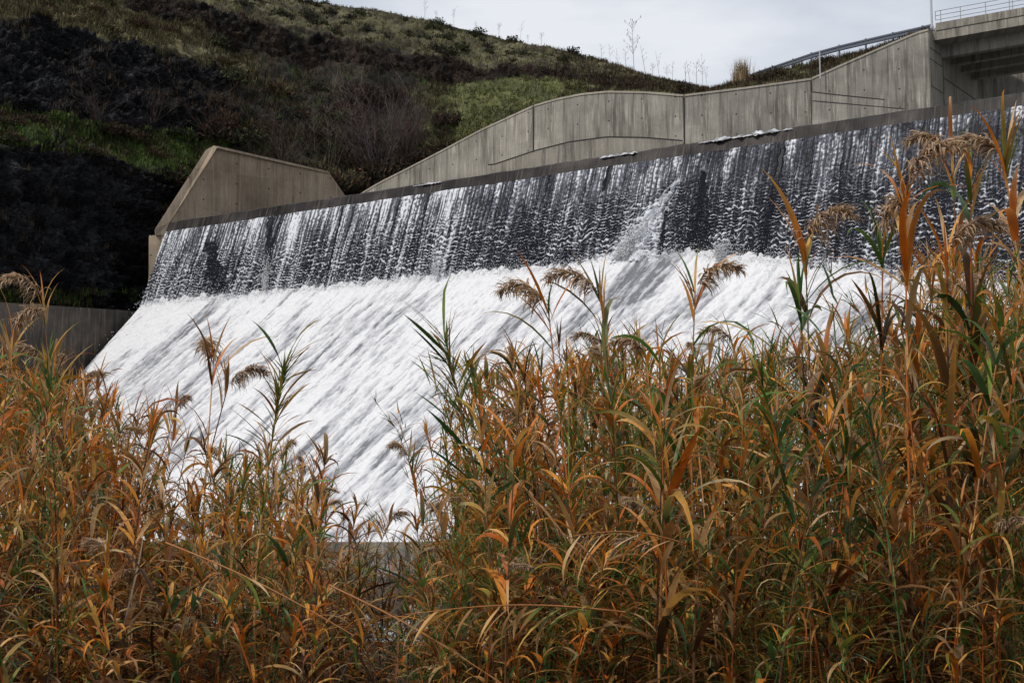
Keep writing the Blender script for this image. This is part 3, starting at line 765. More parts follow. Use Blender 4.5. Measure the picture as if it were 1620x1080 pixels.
dis = rock * (rk - .7 + strata) * .9 + (1 - rock) * (.9 * sofl + .22 * fbm(X * 1.3, Z * 1.3, Y * 1.3, 4, .75)) + brown * (.5 * blocky(1.1, 3.) + .3 * blocky(2.5, 7.))
T2 = T + NR * (dis * calm * fadeSky)[..., None]
fw = grid_faces(NU, NV)
hill = obj('hillside', mesh_data('hillside', T2.reshape(-1, 3), fw, M_TERR, col=Ccol.reshape(-1, 3), smooth_=False, extra={'rock': np.clip(rock + .5 * brown, 0, 1)}))
tag(hill, 'dark rocky hillside with grassy benches and a brown earth cut', 'hillside', kind='structure')
def tpt(px, v):
    """point on the displaced hillside"""
    fi = (px - pxs[0]) / (pxs[1] - pxs[0]); i = int(np.clip(fi, 0, NU - 2)); a = fi - i; j = int(np.clip(v, 0, NV - 2)); b = v - j
    return ((T2[i, j] * (1 - a) + T2[i + 1, j] * a) * (1 - b) + (T2[i, j + 1] * (1 - a) + T2[i + 1, j + 1] * a) * b)

# road embankment on the right
ex = np.linspace(1085, 1478, 120); nv = 30
wt = np.array([P(x, ip(x, px_, py_) + 4, ip(x, px_, dp_) + .95) for x in ex])
eu = np.array([P(x, ip(x, [1085, 1130, 1200, 1300, 1400, 1440, 1478], [150, 143, 120, 97, 80, 73, 64]), ip(x, [1085, 1140, 1300, 1478], [152, 148, 128, 117.5])) for x in ex])
eb = eu + np.array([3, 8, 0.0]); ebb = eb + np.array([10, 30, -6.])
k = np.linspace(0, 1, nv)[None, :, None]
E1 = wt[:, None] * (1 - k) + eu[:, None] * k
E = np.concatenate([E1, (eu[:, None] * .5 + eb[:, None] * .5), eb[:, None], ebb[:, None]], 1)
E[:, 2:nv - 2, 2] += .30 * fbm(E[:, 2:nv - 2, 0] * .6, E[:, 2:nv - 2, 1] * .6, 3., 4)
ec = np.zeros(E.shape); nE = np.clip(.5 + fbm(E[..., 0] * .5, E[..., 1] * .5, 1., 4), 0, 1)[..., None]
ec += C(.035, .032, .018) * (1 - nE) + C(.10, .10, .035) * nE
ec[:, nv:] = .06
tag(obj('embankment', mesh_data('embankment', E.reshape(-1, 3), grid_faces(E.shape[0], E.shape[1]), M_TERR, col=ec.reshape(-1, 3), smooth_=True)),
    'grassy road embankment behind the channel wall', 'embankment', kind='structure')

# guard rail
gr = empty('guard_rail', tuple(P(1300, 88, 128))); tag(gr, 'grey steel guard rail climbing along the road to the bridge', 'guard rail'); GL = np.array(gr.location)
gx = np.array([1132, 1200, 1284, 1328, 1370, 1413, 1460, 1473]); gy = np.array([140, 112.5, 84, 72, 62, 52, 41.5, 38]); gd = np.array([150, 141, 129.5, 126, 123, 120, 117.5, 117])
def gpt(x): return P(x, ip(x, gx, gy), ip(x, gx, gd))
prof = [(0, .0), (.06, .04), (.06, .15), (0, .20), (0, .26), (.06, .31), (.06, .42), (0, .46)]
xs_ = np.linspace(1132, 1474, 60); V = []; 
for x in xs_:
    p = gpt(x); V += [p + np.array([-.3 * o, -o, -z]) for o, z in prof] + [p + np.array([.008, .03, -z]) for o, z in prof[::-1]]
kk = 2 * len(prof); Fs = []
for i in range(len(xs_) - 1):
    for j in range(kk): j2 = (j + 1) % kk; Fs.append((i * kk + j, (i + 1) * kk + j, (i + 1) * kk + j2, i * kk + j2))
obj('beam', mesh_data('beam', np.array(V) - GL, Fs, M_GALV), gr)
for x in (1160, 1182, 1202, 1222, 1255, 1284, 1328, 1370, 1413, 1460):
    p = gpt(x); m_ = MB(); m_.beam(p + np.array([-.07, .04, -1.3]), (.14, 0, 0), (0, .1, 0), (0, 0, 1.36)); m_.build('post', M_GALV, gr, GL)

# ground and river
gx_, gy_ = np.meshgrid(np.concatenate([[-3000, -600], np.linspace(-90, 90, 91), [600, 3000]]), np.concatenate([[-1500, -100], np.linspace(-10, 100, 111), [400, 3000]]), indexing='ij')
bank = 1.5 - 1.6 * smooth(17, 21, gy_ + 1.2 * noise(gx_ * .3, gy_ * .3))
gz = np.where((gy_ > 200) | (np.abs(gx_) > 200), .2, bank + .15 * noise(gx_ * .8, gy_ * .8)); gz = np.where(np.abs(gx_) > 85, np.maximum(gz, .4), gz)
GV = np.stack([gx_, gy_, gz], -1); gcol = np.zeros(GV.shape) + C(.030, .022, .014)
tag(obj('ground', mesh_data('ground', GV.reshape(-1, 3), grid_faces(*gx_.shape), M_TERR, col=gcol.reshape(-1, 3), smooth_=True)), 'dark muddy ground of the river bank', 'ground', kind='structure')
rx, ry = np.meshgrid(np.linspace(-85, 85, 340), np.linspace(17, 92, 260), indexing='ij')
rz = .62 + .05 * fbm(rx * .8, ry * .8, 1., 4); rf = .25 + .45 * fbm(rx * .35, ry * .5, 4., 4, .6) + .55 * smooth(35, 75, ry)
RV = np.stack([rx, ry, rz], -1)
tag(obj('river_water', mesh_data('river_water', RV.reshape(-1, 3), grid_faces(*rx.shape), M_CHUTE, smooth_=True, extra={'foam': np.clip(rf, 0, 1)}, uv=np.stack([rx * .3, ry * .8], -1).reshape(-1, 2))), 'foamy river water between the reeds and the dam', 'river', kind='structure')

# ================================================================== HILL VEGETATION
def blades(cent, h, wd, lean, col, n_seg=2, up=None):
    """grass blades: thin tapered triangles; cent (n,3)"""
    n = len(cent); a = RNG.uniform(0, 2 * np.pi, n); d = np.stack([np.cos(a), np.sin(a), 0 * a], 1)
    sd = np.stack([-np.sin(a), np.cos(a), 0 * a], 1) * (wd / 2)[:, None]
    ln = (lean * h)[:, None] * d
    mid = cent + ln * .35 + np.stack([0 * h, 0 * h, h * .6], 1); tip = cent + ln + np.stack([0 * h, 0 * h, h * (1 - .35 * lean)], 1)
    V = np.stack([cent - sd, cent + sd, mid + sd * .7, mid - sd * .7, tip], 1).reshape(-1, 3)
    b = np.arange(n)[:, None] * 5
    Fq = np.concatenate([b + np.array([0, 1, 2]), b + np.array([0, 2, 3]), b + np.array([3, 2, 4])], 0)
    return V, Fq, np.repeat(col, 5, 0)
def scatter(n, pr, vr, keep=None):
    px = RNG.uniform(pr[0], pr[1], n); v = RNG.uniform(vr[0], vr[1], n)
    return np.array([tpt(a, b) for a, b in zip(px, v)]), px, v
gv, gf, gc, acc = [], [], [], 0
def add_grass(n, pr, vr, h, wd, cols, tuft=7, mask=None):
    global acc
    c, px, v = scatter(n, pr, vr)
    if mask is not None:
        k = mask(px, v, c); c = c[k]; px = px[k]
    n = len(c); c = np.repeat(c, tuft, 0) + np.column_stack([RNG.normal(0, .14, (n * tuft, 2)), np.full(n * tuft, -.05)])
    cc = np.array(cols)[RNG.integers(0, len(cols), n)]; cc = np.repeat(cc, tuft, 0) * RNG.uniform(.7, 1.3, (n * tuft, 1))
    V, Fq, K = blades(c, RNG.uniform(h[0], h[1], n * tuft), RNG.uniform(wd[0], wd[1], n * tuft), RNG.uniform(.1, .9, n * tuft), cc)
    gv.append(V); gf.append(Fq + acc); gc.append(K); acc += len(V)
nzk = lambda th, f=.35: (lambda px, v, c: fbm(c[:, 0] * f, c[:, 2] * f, c[:, 1] * f, 3) > th)
GREEN = [(.05, .085, .018), (.07, .11, .022), (.09, .105, .03), (.03, .045, .015)]
DRYG = [(.10, .088, .042), (.135, .115, .062), (.09, .075, .04), (.06, .045, .03), (.08, .085, .035)]
BRN = [(.04, .028, .018), (.06, .04, .026), (.03, .024, .016), (.08, .06, .035)]
add_grass(5200, (-200, 360), (vk[1] - 1, vk[2] + 2), (.2, .5), (.04, .08), GREEN, mask=nzk(-.25))
add_grass(2600, (-200, 380), (vk[1] - 2, vk[2] + 2), (.3, .8), (.03, .06), BRN + DRYG[2:4], mask=nzk(.0))
add_grass(5200, (-200, 400), (vk[3], vk[4] + 1), (.3, .8), (.04, .08), DRYG, mask=nzk(-.3))
add_grass(7000, (100, 1110), (vk[5], vk[6] + 2), (.15, .45), (.04, .09), DRYG + GREEN[2:3], mask=nzk(-.3))
add_grass(5200, (655, 930), (vk[2], vk[4]), (.15, .40), (.04, .08), GREEN[2:3] + DRYG[1:2] + DRYG[4:] + [(.09, .11, .035)], mask=nzk(-.4))
add_grass(4200, (360, 720), (vk[1], vk[4]), (.3, .9), (.03, .07), BRN[:3] + GREEN[3:], mask=nzk(-.2))
add_grass(900, (380, 700), (vk[2], vk[4]), (.3, .9), (.04, .07), GREEN, mask=nzk(.3, .25))
add_grass(2600, (60, 1000), (vk[4] + 1, vk[5] + 1), (.15, .4), (.03, .06), [(.022, .015, .01), (.035, .024, .016)], mask=nzk(.0))
add_grass(3200, (-200, 360), (vk[1] - 1, vk[2] + 2), (.2, .5), (.04, .08), GREEN[:2] + GREEN[3:])
add_grass(1400, (-200, 330), (vk[2] + 4, vk[3] - 2), (.3, .8), (.03, .06), BRN, mask=nzk(.15))
add_grass(900, (-200, 300), (22, vk[1] - 4), (.3, .6), (.03, .06), BRN[:3], mask=nzk(.2))
add_grass(2200, (880, 1120), (vk[3], vk[6]), (.3, .7), (.03, .07), BRN + DRYG[2:4])
add_grass(1500, (-100, 215), (9, 15), (.3, .7), (.04, .07), GREEN + BRN, mask=nzk(-.1))
# on the embankment
i = RNG.integers(2, E.shape[0] - 1, 2600); j = RNG.integers(1, nv, 2600); c = E[i, j]
c = np.repeat(c, 6, 0) + np.column_stack([RNG.normal(0, .15, (len(c) * 6, 2)), np.full(len(c) * 6, -.04)])
cc = np.array(BRN + DRYG[2:])[RNG.integers(0, len(BRN) + 3, len(c))]
V, Fq, K = blades(c, RNG.uniform(.15, .6, len(c)), RNG.uniform(.03, .06, len(c)), RNG.uniform(.1, .8, len(c)), cc); gv.append(V); gf.append(Fq + acc); gc.append(K); acc += len(V)
tag(obj('hill_grass', mesh_data('hill_grass', np.concatenate(gv), np.concatenate(gf), M_BUSH, col=np.concatenate(gc))), 'green and straw coloured grass growing over the hillside', 'grass', kind='stuff')

def leaf_cloud(n, rx_, ry_, rz_, size, cols, seed, hollow=.35, spiky=0.0):
    """small folded leaves in an uneven dome"""
    r = np.random.default_rng(seed); d = r.normal(size=(n, 3)); d[:, 2] = np.abs(d[:, 2]) * .9 - .12; d /= np.linalg.norm(d, axis=1)[:, None]
    lump = .72 + .55 * fbm(d[:, 0] * 2.2 + seed, d[:, 1] * 2.2, d[:, 2] * 2.2, 3)
    rad = (hollow + (1 - hollow) * r.random(n) ** .5) * lump
    c = d * rad[:, None] * np.array([rx_, ry_, rz_]); c[:, 2] += .02
    a = r.normal(size=(n, 3)) + d * (.6 + 2 * spiky) + np.array([0, 0, .5 + spiky]); a /= np.linalg.norm(a, axis=1)[:, None]
    b = np.cross(a, r.normal(size=(n, 3))); b /= np.linalg.norm(b, axis=1)[:, None]
    sz = size * r.uniform(.5, 1.5, n); L = a * (sz * (1.2 + 2 * spiky))[:, None]; W = b * (sz * .38 * (1 - .5 * spiky))[:, None]
    V = np.stack([c - L * .5, c + W, c + L * .5, c - W], 1).reshape(-1, 3)
    K = np.array(cols)[r.integers(0, len(cols), n)] * r.uniform(.65, 1.35, (n, 1)); k = np.arange(n)[:, None] * 4
    return V, k + np.array([0, 1, 2, 3]), np.repeat(K, 4, 0)
def twig_mesh(seed, h, spread, n, cols, r0=.03, curl=.3, levels=2):
    r = np.random.default_rng(seed); Vs, Fs, Ks, a0 = [], [], [], 0
    def strip(p, d, L, rad, lev):
        nonlocal a0
        pts = [p]; dd = d.copy(); ns_ = 5
        for k in range(ns_):
            dd = dd + r.normal(0, curl * .35, 3); dd /= np.linalg.norm(dd); pts.append(pts[-1] + dd * L / ns_)
        pts = np.array(pts); tt = np.linspace(1, .25, ns_ + 1) * rad
        V = []
        for q, rr in zip(pts, tt):
            V += [q + np.array([rr, 0, 0]), q + np.array([-rr * .5, rr * .87, 0]), q + np.array([-rr * .5, -rr * .87, 0])]
        f = []
        for k in range(ns_):
            for m_ in range(3): f.append((k * 3 + m_, k * 3 + (m_ + 1) % 3, k * 3 + 3 + (m_ + 1) % 3, k * 3 + 3 + m_))
        Vs.append(np.array(V)); Fs.append(np.array(f) + a0); a0 += len(V)
        Ks.append(np.repeat([np.array(cols[r.integers(len(cols))]) * r.uniform(.7, 1.3)], len(V), 0))
        if lev > 0:
            for k in range(3 if lev > 1 else 4):
                q = pts[r.integers(2, ns_ + 1)]; d2 = dd + r.normal(0, .6, 3); d2[2] = abs(d2[2]) * .6 + .15; d2 /= np.linalg.norm(d2)
                strip(q, d2, L * r.uniform(.35, .6), rad * .55, lev - 1)
    for k in range(n):
        a = r.uniform(0, 2 * np.pi); e = r.uniform(.15, 1) * spread; d = np.array([math.cos(a) * e, math.sin(a) * e, 1.0]); d /= np.linalg.norm(d)
        strip(np.array([math.cos(a), math.sin(a), 0]) * .12 * spread, d, h * r.uniform(.6, 1), r0, levels)
    return np.concatenate(Vs), np.concatenate(Fs), np.concatenate(Ks)

SHD = [(.018, .020, .012), (.030, .029, .019), (.018, .014, .012), (.045, .041, .028)]
SHG = [(.035, .044, .018), (.060, .062, .028), (.022, .026, .014)]
SHB = [(.060, .034, .022), (.032, .021, .016), (.095, .055, .034)]
SHT = [(.14, .10, .06), (.10, .075, .045), (.07, .05, .03)]
def shrub_kind(name, cols, n, rx_, rz_, size, seed, spiky=0.0):
    V, Fq, K = leaf_cloud(n, rx_, rx_ * .9, rz_, size, cols, seed, spiky=spiky)
    fm = mesh_data(name + '_foliage', V, Fq, M_BUSH, col=K)
    V, Fq, K = twig_mesh(seed, rz_ * .8, 1.0, 7, [(.05, .04, .03)], .03, .3, 1)
    return fm, mesh_data(name + '_stem', V, Fq, M_TWIG, col=K)
KIN = [shrub_kind('shrub', SHD, 520, .8, .65, .11, 1), shrub_kind('shrub', SHD + SHG, 620, 1.0, .7, .11, 2), shrub_kind('shrub', SHG, 520, .9, .75, .12, 3),
       shrub_kind('shrub', SHB, 700, 1.0, .9, .11, 4, .5), shrub_kind('shrub', SHD + SHB, 900, 1.3, 1.1, .12, 5, .4), shrub_kind('shrub', SHT, 600, .8, 1.1, .12, 6, .9),
       shrub_kind('shrub', DRYG + SHB, 700, 1.2, .8, .13, 7, .7)]
def shrub(px, v, k, sc, label, group, zs=1.0):
    p = tpt(px, v); o = empty('shrub', tuple(p - np.array([0, 0, .12])), random.uniform(0, 6.28)); o.scale = (sc, sc, sc * zs)
    tag(o, label, 'shrub', group)
    obj('foliage', KIN[k][0], o); obj('stem', KIN[k][1], o); return o
G1 = 'low shrubs dotted over the grassy hilltop'
for q in range(120):
    px = random.uniform(330, 1085); v = random.uniform(vk[5] + .5, vk[6] - .3) if px > 520 else random.uniform(vk[5] + 3, vk[6] - .5)
    shrub(px, v, random.choice([0, 0, 1, 1, 2]), random.uniform(.7, 1.5) * (1 if px < 900 else .75), 'small dark rounded shrub among the dry grass of the hilltop', G1)
G2 = 'dark bushes filling the slope above the wing wall'
for q in range(62):
    px = random.gauss(520, 110); px = min(max(px, 340), 715); v = random.uniform(vk[1] + 2, vk[4] - 3)
    if px > 650: v = min(v, vk[3] - 4)
    kd = random.choice([3, 4, 4, 1, 2, 3, 2, 6]); cn_ = {1: 'dark round', 2: 'green rounded', 3: 'reddish brown spiky', 4: 'large dark tangled', 6: 'straw coloured'}[kd]
    wh = 'right behind the top corner of the wing wall' if px < 450 else ('on the slope above the middle of the wing wall' if px < 570 else 'beside the leafless grey bush above the hollow')
    shrub(px, v, kd, random.uniform(.9, 2.0), cn_ + ' bush ' + wh, G2 + ': ' + cn_ + ' ' + wh)
G3 = 'brown scrub on the green bench of the dark cliff'
for q in range(26):
    px = random.uniform(-60, 330); v = random.uniform(vk[1] - 2, vk[2] + 3); shrub(px, v, random.choice([3, 4, 3, 2]), random.uniform(.8, 1.6), 'brown scrubby bush on the green bench across the dark cliff', G3, .7)
G4 = 'straw coloured bushes on the strip above the upper rock face'
for q in range(26):
    px = random.uniform(60, 400); v = random.uniform(vk[3] + .5, vk[4] - .5); shrub(px, v, random.choice([6, 6, 2, 3]), random.uniform(.8, 1.7), 'straw coloured bush on the strip above the black rock face', G4, .7)
G5 = 'brown scrub along the top of the channel wall'
for q in range(22):
    px = random.uniform(905, 1100); v = random.uniform(vk[3], vk[5] - 1); shrub(px, v, random.choice([3, 4, 0]), random.uniform(.6, 1.2), 'brown scrub behind the top edge of the curved channel wall', G5, .8)
for px, sc in ((590, 2.3), (560, 2.0), (625, 1.9), (655, 1.6), (530, 2.0), (690, 1.4)):
    shrub(px, vk[1] + random.uniform(1, 9), 4, sc, 'large dark bush in the hollow between the wing wall and channel wall', 'dark bushes in the hollow between the two walls')
shrub(906, vk[6] - .6, 0, 1.55, 'dark round shrub standing alone on the hilltop skyline', None)
# bushes on the embankment
def emb_pt(px, k):
    i = int(np.clip((px - 1085) / (1478 - 1085) * 119, 0, 119)); return E[i, int(k)]
for px, k, kd, sc in ((1110, 6, 3, .8), (1135, 10, 3, .9), (1215, 9, 4, 1.1), (1232, 14, 4, 1.3), (1196, 12, 3, 1.0), (1250, 8, 4, .9), (1320, 13, 3, 1.0), (1345, 12, 1, .9), (1375, 14, 2, .8), (1168, 9, 4, .9), (1290, 16, 3, .9), (1310, 20, 4, .9)):
    p = emb_pt(px, k); o = empty('shrub', tuple(p - np.array([0, 0, .1])), random.uniform(0, 6)); o.scale = (sc, sc, sc * .8)
    tag(o, 'dark brown bush on the road embankment under the guard rail', 'shrub', 'dark bushes on the road embankment'); obj('foliage', KIN[kd][0], o); obj('stem', KIN[kd][1], o)
# straw tuft on the embankment skyline
tuft = empty('grass_tuft', tuple(emb_pt(1176, 20)))
V, Fq, K = blades(np.column_stack([RNG.normal(0, .35, (420, 2)), np.zeros(420)]), RNG.uniform(1.2, 2.7, 420), RNG.uniform(.03, .06, 420), RNG.uniform(.05, .45, 420), np.array(SHT)[RNG.integers(0, 2, 420)] * 2.3)
obj('foliage', mesh_data('tuft', V, Fq, M_BUSH, col=K), tuft); tag(tuft, 'tall straw yellow tuft of grass beside the guard rail skyline', 'grass tuft')
# bare grey bush
def bare(px, v, h, spread, n, lab, seed, cols=((.16, .12, .125), (.10, .07, .075), (.20, .16, .15)), lev=2, r0=.035, grp=None):
    p = tpt(px, v); V, Fq, K = twig_mesh(seed, h, spread, n, cols, r0, .45, lev)
    return tag(obj('bare_bush', mesh_data('bare_bush', V + p, Fq, M_TWIG, col=K)), lab, 'bare bush', grp)
bare(600, vk[1] + 9, 7.6, .75, 46, 'large leafless grey bush above the hollow between the walls', 21)
bare(645, vk[1] + 16, 6.5, .8, 40, 'leafless purple brown bush right of the large grey bush', 31, ((.12, .075, .075), (.08, .05, .05)))
bare(560, vk[1] + 24, 6.0, .8, 34, 'leafless purple brown bush behind and left of the large grey bush', 32, ((.11, .07, .07), (.07, .05, .05)))
bare(450, vk[1] + 18, 4.8, .7, 26, 'leafless brown bush above the middle of the wing wall', 33, ((.09, .06, .045), (.06, .045, .035)))
bare(520, vk[1] + 14, 5.6, .7, 22, 'leafless bush with pale stems left of the large grey bush', 22, ((.10, .09, .055), (.05, .04, .03)))
bare(340, vk[2] - 1, 4.6, .6, 20, 'reddish leafless bush directly above the top corner of the wing wall', 23, ((.08, .045, .03), (.05, .03, .025)))
bare(150, vk[2] + 1, 3.4, .9, 16, 'low reddish leafless bush at the left end of the green bench', 24, ((.06, .035, .03), (.04, .028, .025)))
bare(240, vk[2] + 8, 3.6, .9, 16, 'leafless brown bush clinging to the upper black rock face', 25, ((.06, .04, .03), (.04, .028, .025)))
bare(800, vk[2] + 12, 2.6, .9, 6, 'thin leaning bare twigs on the bright green slope', 26, ((.06, .05, .04),), 1)
# dry stalks on the skyline and slope
def stalk_mesh(seed, h, heads):
    r = np.random.default_rng(seed); V, Fs, a0 = [], [], 0; mb_ = MB()
    lean = r.normal(0, .08); mb_.tube([(0, 0, 0), (lean * h * .5, 0, h * .5), (lean * h, 0, h)], [.022, .018, .010], 4)
    for k in range(heads):
        z = h * r.uniform(.45, 1); a = r.uniform(0, 6.28); L = h * .13 * r.uniform(.5, 1.4); mb_.tube([(lean * z, 0, z), (lean * z + math.cos(a) * L, math.sin(a) * L, z + L * .9)], [.011, .008], 3)
        mb_.tube([(lean * z + math.cos(a) * L, math.sin(a) * L, z + L * .85), (lean * z + math.cos(a) * L, math.sin(a) * L, z + L * 1.1)], [.028, .02], 4)
    V = np.array(mb_.V); return mesh_data('dry_stalk', V, mb_.F, M_TWIG, col=np.zeros(V.shape) + C(.12, .10, .075))
SK = [stalk_mesh(s_, h_, n_) for s_, h_, n_ in ((1, 3.2, 16), (2, 2.6, 8), (3, 3.6, 5), (4, 2.0, 12), (5, 4.2, 22))]
def stalk(p, k, sc, lab, grp=None):
    o = obj('dry_stalk', SK[k]); o.location = tuple(p); o.scale = (sc, sc, sc); o.rotation_euler = (0, 0, random.uniform(0, 6)); return tag(o, lab, 'dry stalk', grp)
stalk(tpt(1004, vk[5] + 2), 4, 1.25, 'tallest branching dry stalk on the skyline above the channel wall')
for px in (672, 690, 718, 752, 789, 822, 835, 856, 952, 965, 978, 990, 1022, 1032, 1044, 1056, 1064, 1085, 1093, 1102, 1112, 1120):
    v = vk[6] - .3 if px < 900 else random.uniform(vk[5] + 1, vk[6] - .5)
    stalk(tpt(px, v), random.randrange(4), random.uniform(.55, 1.0), 'thin dry stalk standing up on the hilltop skyline', 'thin dry stalks along the hilltop skyline')
for px, v in ((444, 9), (520, 6), (500, 12), (430, 14), (555, 10)):
    stalk(tpt(px, vk[2] + v), random.choice([2, 4]), random.uniform(.8, 1.15), 'pale dry stalk on the dark slope above the wing wall', 'pale dry stalks on the dark slope')

# ================================================================== REEDS
OR = [(.62, .19, .018), (.70, .30, .04), (.50, .12, .012), (.72, .40, .10), (.38, .11, .018)]
TAN = [(.58, .36, .16), (.46, .25, .09), (.32, .16, .06), (.64, .46, .25)]
GRN = [(.055, .12, .02), (.09, .17, .03), (.035, .07, .022), (.16, .21, .035), (.055, .12, .045)]
DBR = [(.10, .045, .018), (.06, .028, .013), (.15, .07, .028)]
PAL = {'orange': (OR, OR, OR, TAN, GRN), 'green': (GRN, GRN, GRN, GRN, OR), 'tan': (TAN, TAN, OR, DBR), 'mixed': (OR, GRN, TAN, GRN, OR), 'brown': (DBR, OR, DBR, TAN)}
def leaf_batch(base, az, el, L, W, droop, col, col2, nseg=7, fold=.25, curl=0.0):
    """arching leaves: all args arrays of n.  Returns V,F,K"""
    n = len(L); t = np.linspace(0, 1, nseg + 1)
    # the elevation angle falls along the leaf
    ang = el[:, None] - droop[:, None] * (t[None, :] ** 1.4)
    az_ = az[:, None] + curl * (t[None, :] ** 2) * RNG.normal(0, 1, (n, 1))
    st = L[:, None] / nseg
    dx = np.cos(ang) * np.cos(az_) * st; dy = np.cos(ang) * np.sin(az_) * st; dz = np.sin(ang) * st
    p = np.stack([np.cumsum(dx, 1), np.cumsum(dy, 1), np.cumsum(dz, 1)], -1); p = np.concatenate([np.zeros((n, 1, 3)), p[:, :-1]], 1) + base[:, None, :]
    wprof = np.interp(t, [0, .12, .35, .7, 1], [.45, .8, 1, .62, .02])
    tw = RNG.normal(0, .5, (n, 1)) * t[None, :] * 1.6
    side = np.stack([-np.sin(az_), np.cos(az_), 0 * az_], -1)
    nrm = np.stack([-np.sin(ang) * np.cos(az_), -np.sin(ang) * np.sin(az_), np.cos(ang)], -1)
    sd = side * np.cos(tw)[..., None] + nrm * np.sin(tw)[..., None]; up = nrm * np.cos(tw)[..., None] - side * np.sin(tw)[..., None]
    hw = (W[:, None] * wprof[None, :] / 2)[..., None]
    Vv = np.stack([p - sd * hw, p - up * hw * fold, p + sd * hw], 2)             # n, nseg+1, 3, 3
    K = col[:, None, :] * (1 - t[None, :, None] ** 1.5) + col2[:, None, :] * t[None, :, None] ** 1.5
    K = np.repeat(K[:, :, None, :], 3, 2) * np.array([1, .86, 1])[None, None, :, None]
    k = np.arange(n)[:, None, None, None] * (nseg + 1) * 3; i = np.arange(nseg)[None, :, None, None] * 3; j = np.arange(2)[None, None, :, None]
    Fq = (k + i + j + np.array([0, 1, 4, 3])).reshape(-1, 4)
    return Vv.reshape(-1, 3), Fq, K.reshape(-1, 3)
def pick(pal, n): 
    g = RNG.integers(0, len(pal), n); out = np.zeros((n, 3))
    for i in range(n):
        c = pal[g[i]]; out[i] = c[RNG.integers(len(c))]
    return out * RNG.uniform(.75, 1.25, (n, 1))
def stem_curve(h, lean, az, k=12, bow=.0):
    t = np.linspace(0, 1, k); d = lean * t ** 1.7 * h
    return np.stack([np.cos(az) * d + bow * np.sin(t * 3.1), np.sin(az) * d, h * t - .25 * lean * lean * h * t ** 2], 1)
def tube_np(pts, r0, r1, n=5):
    k = len(pts); a = np.arange(n) * 2 * np.pi / n; rr = np.linspace(r0, r1, k)[:, None]
    V = pts[:, None, :] + np.stack([np.cos(a)[None] * rr, np.sin(a)[None] * rr, 0 * rr + 0 * a[None]], -1)
    f = []
    for i in range(k - 1):
        for j in range(n): f.append((i * n + j, i * n + (j + 1) % n, (i + 1) * n + (j + 1) % n, (i + 1) * n + j))
    return V.reshape(-1, 3), np.array(f)
def plume_np(p, az, L, rich, cols):
    """one-sided drooping flower plume"""
    Vs, Fs, Ks, a0 = [], [], [], 0
    ns_ = 9; t = np.linspace(0, 1, ns_); an = 1.15 - 1.9 * t ** 1.3
    ax = np.stack([np.cumsum(np.cos(an) * math.cos(az)), np.cumsum(np.cos(an) * math.sin(az)), np.cumsum(np.sin(an))], 1) * L / ns_ + p
    V, f = tube_np(ax, .0035, .0012, 3); Vs.append(V); Fs.append(f); Ks.append(np.zeros(V.shape) + np.array(cols[0]) * .7); a0 = len(V)
    n = rich; q = RNG.random(n) ** .9 * .95; idx = q * (ns_ - 1); i0 = idx.astype(int); fr = (idx - i0)[:, None]
    b = ax[i0] * (1 - fr) + ax[np.minimum(i0 + 1, ns_ - 1)] * fr
    V, f, K = leaf_batch(b, az + RNG.normal(0, .75, n), RNG.uniform(-.4, .9, n), L * RNG.uniform(.2, .42, n) * (1.2 - .6 * q), RNG.uniform(.005, .011, n), RNG.uniform(1.2, 2.4, n),
                         np.array(cols)[RNG.integers(0, len(cols), n)] * RNG.uniform(.7, 1.3, (n, 1)), np.array(cols)[RNG.integers(0, len(cols), n)], nseg=4, fold=.1, curl=.2)
    Vs.append(V); Fs.append(f + a0); Ks.append(K)
    return np.concatenate(Vs), np.concatenate(Fs), np.concatenate(Ks)
PLC = [(.40, .27, .16), (.50, .36, .24), (.28, .18, .11), (.60, .46, .32)]
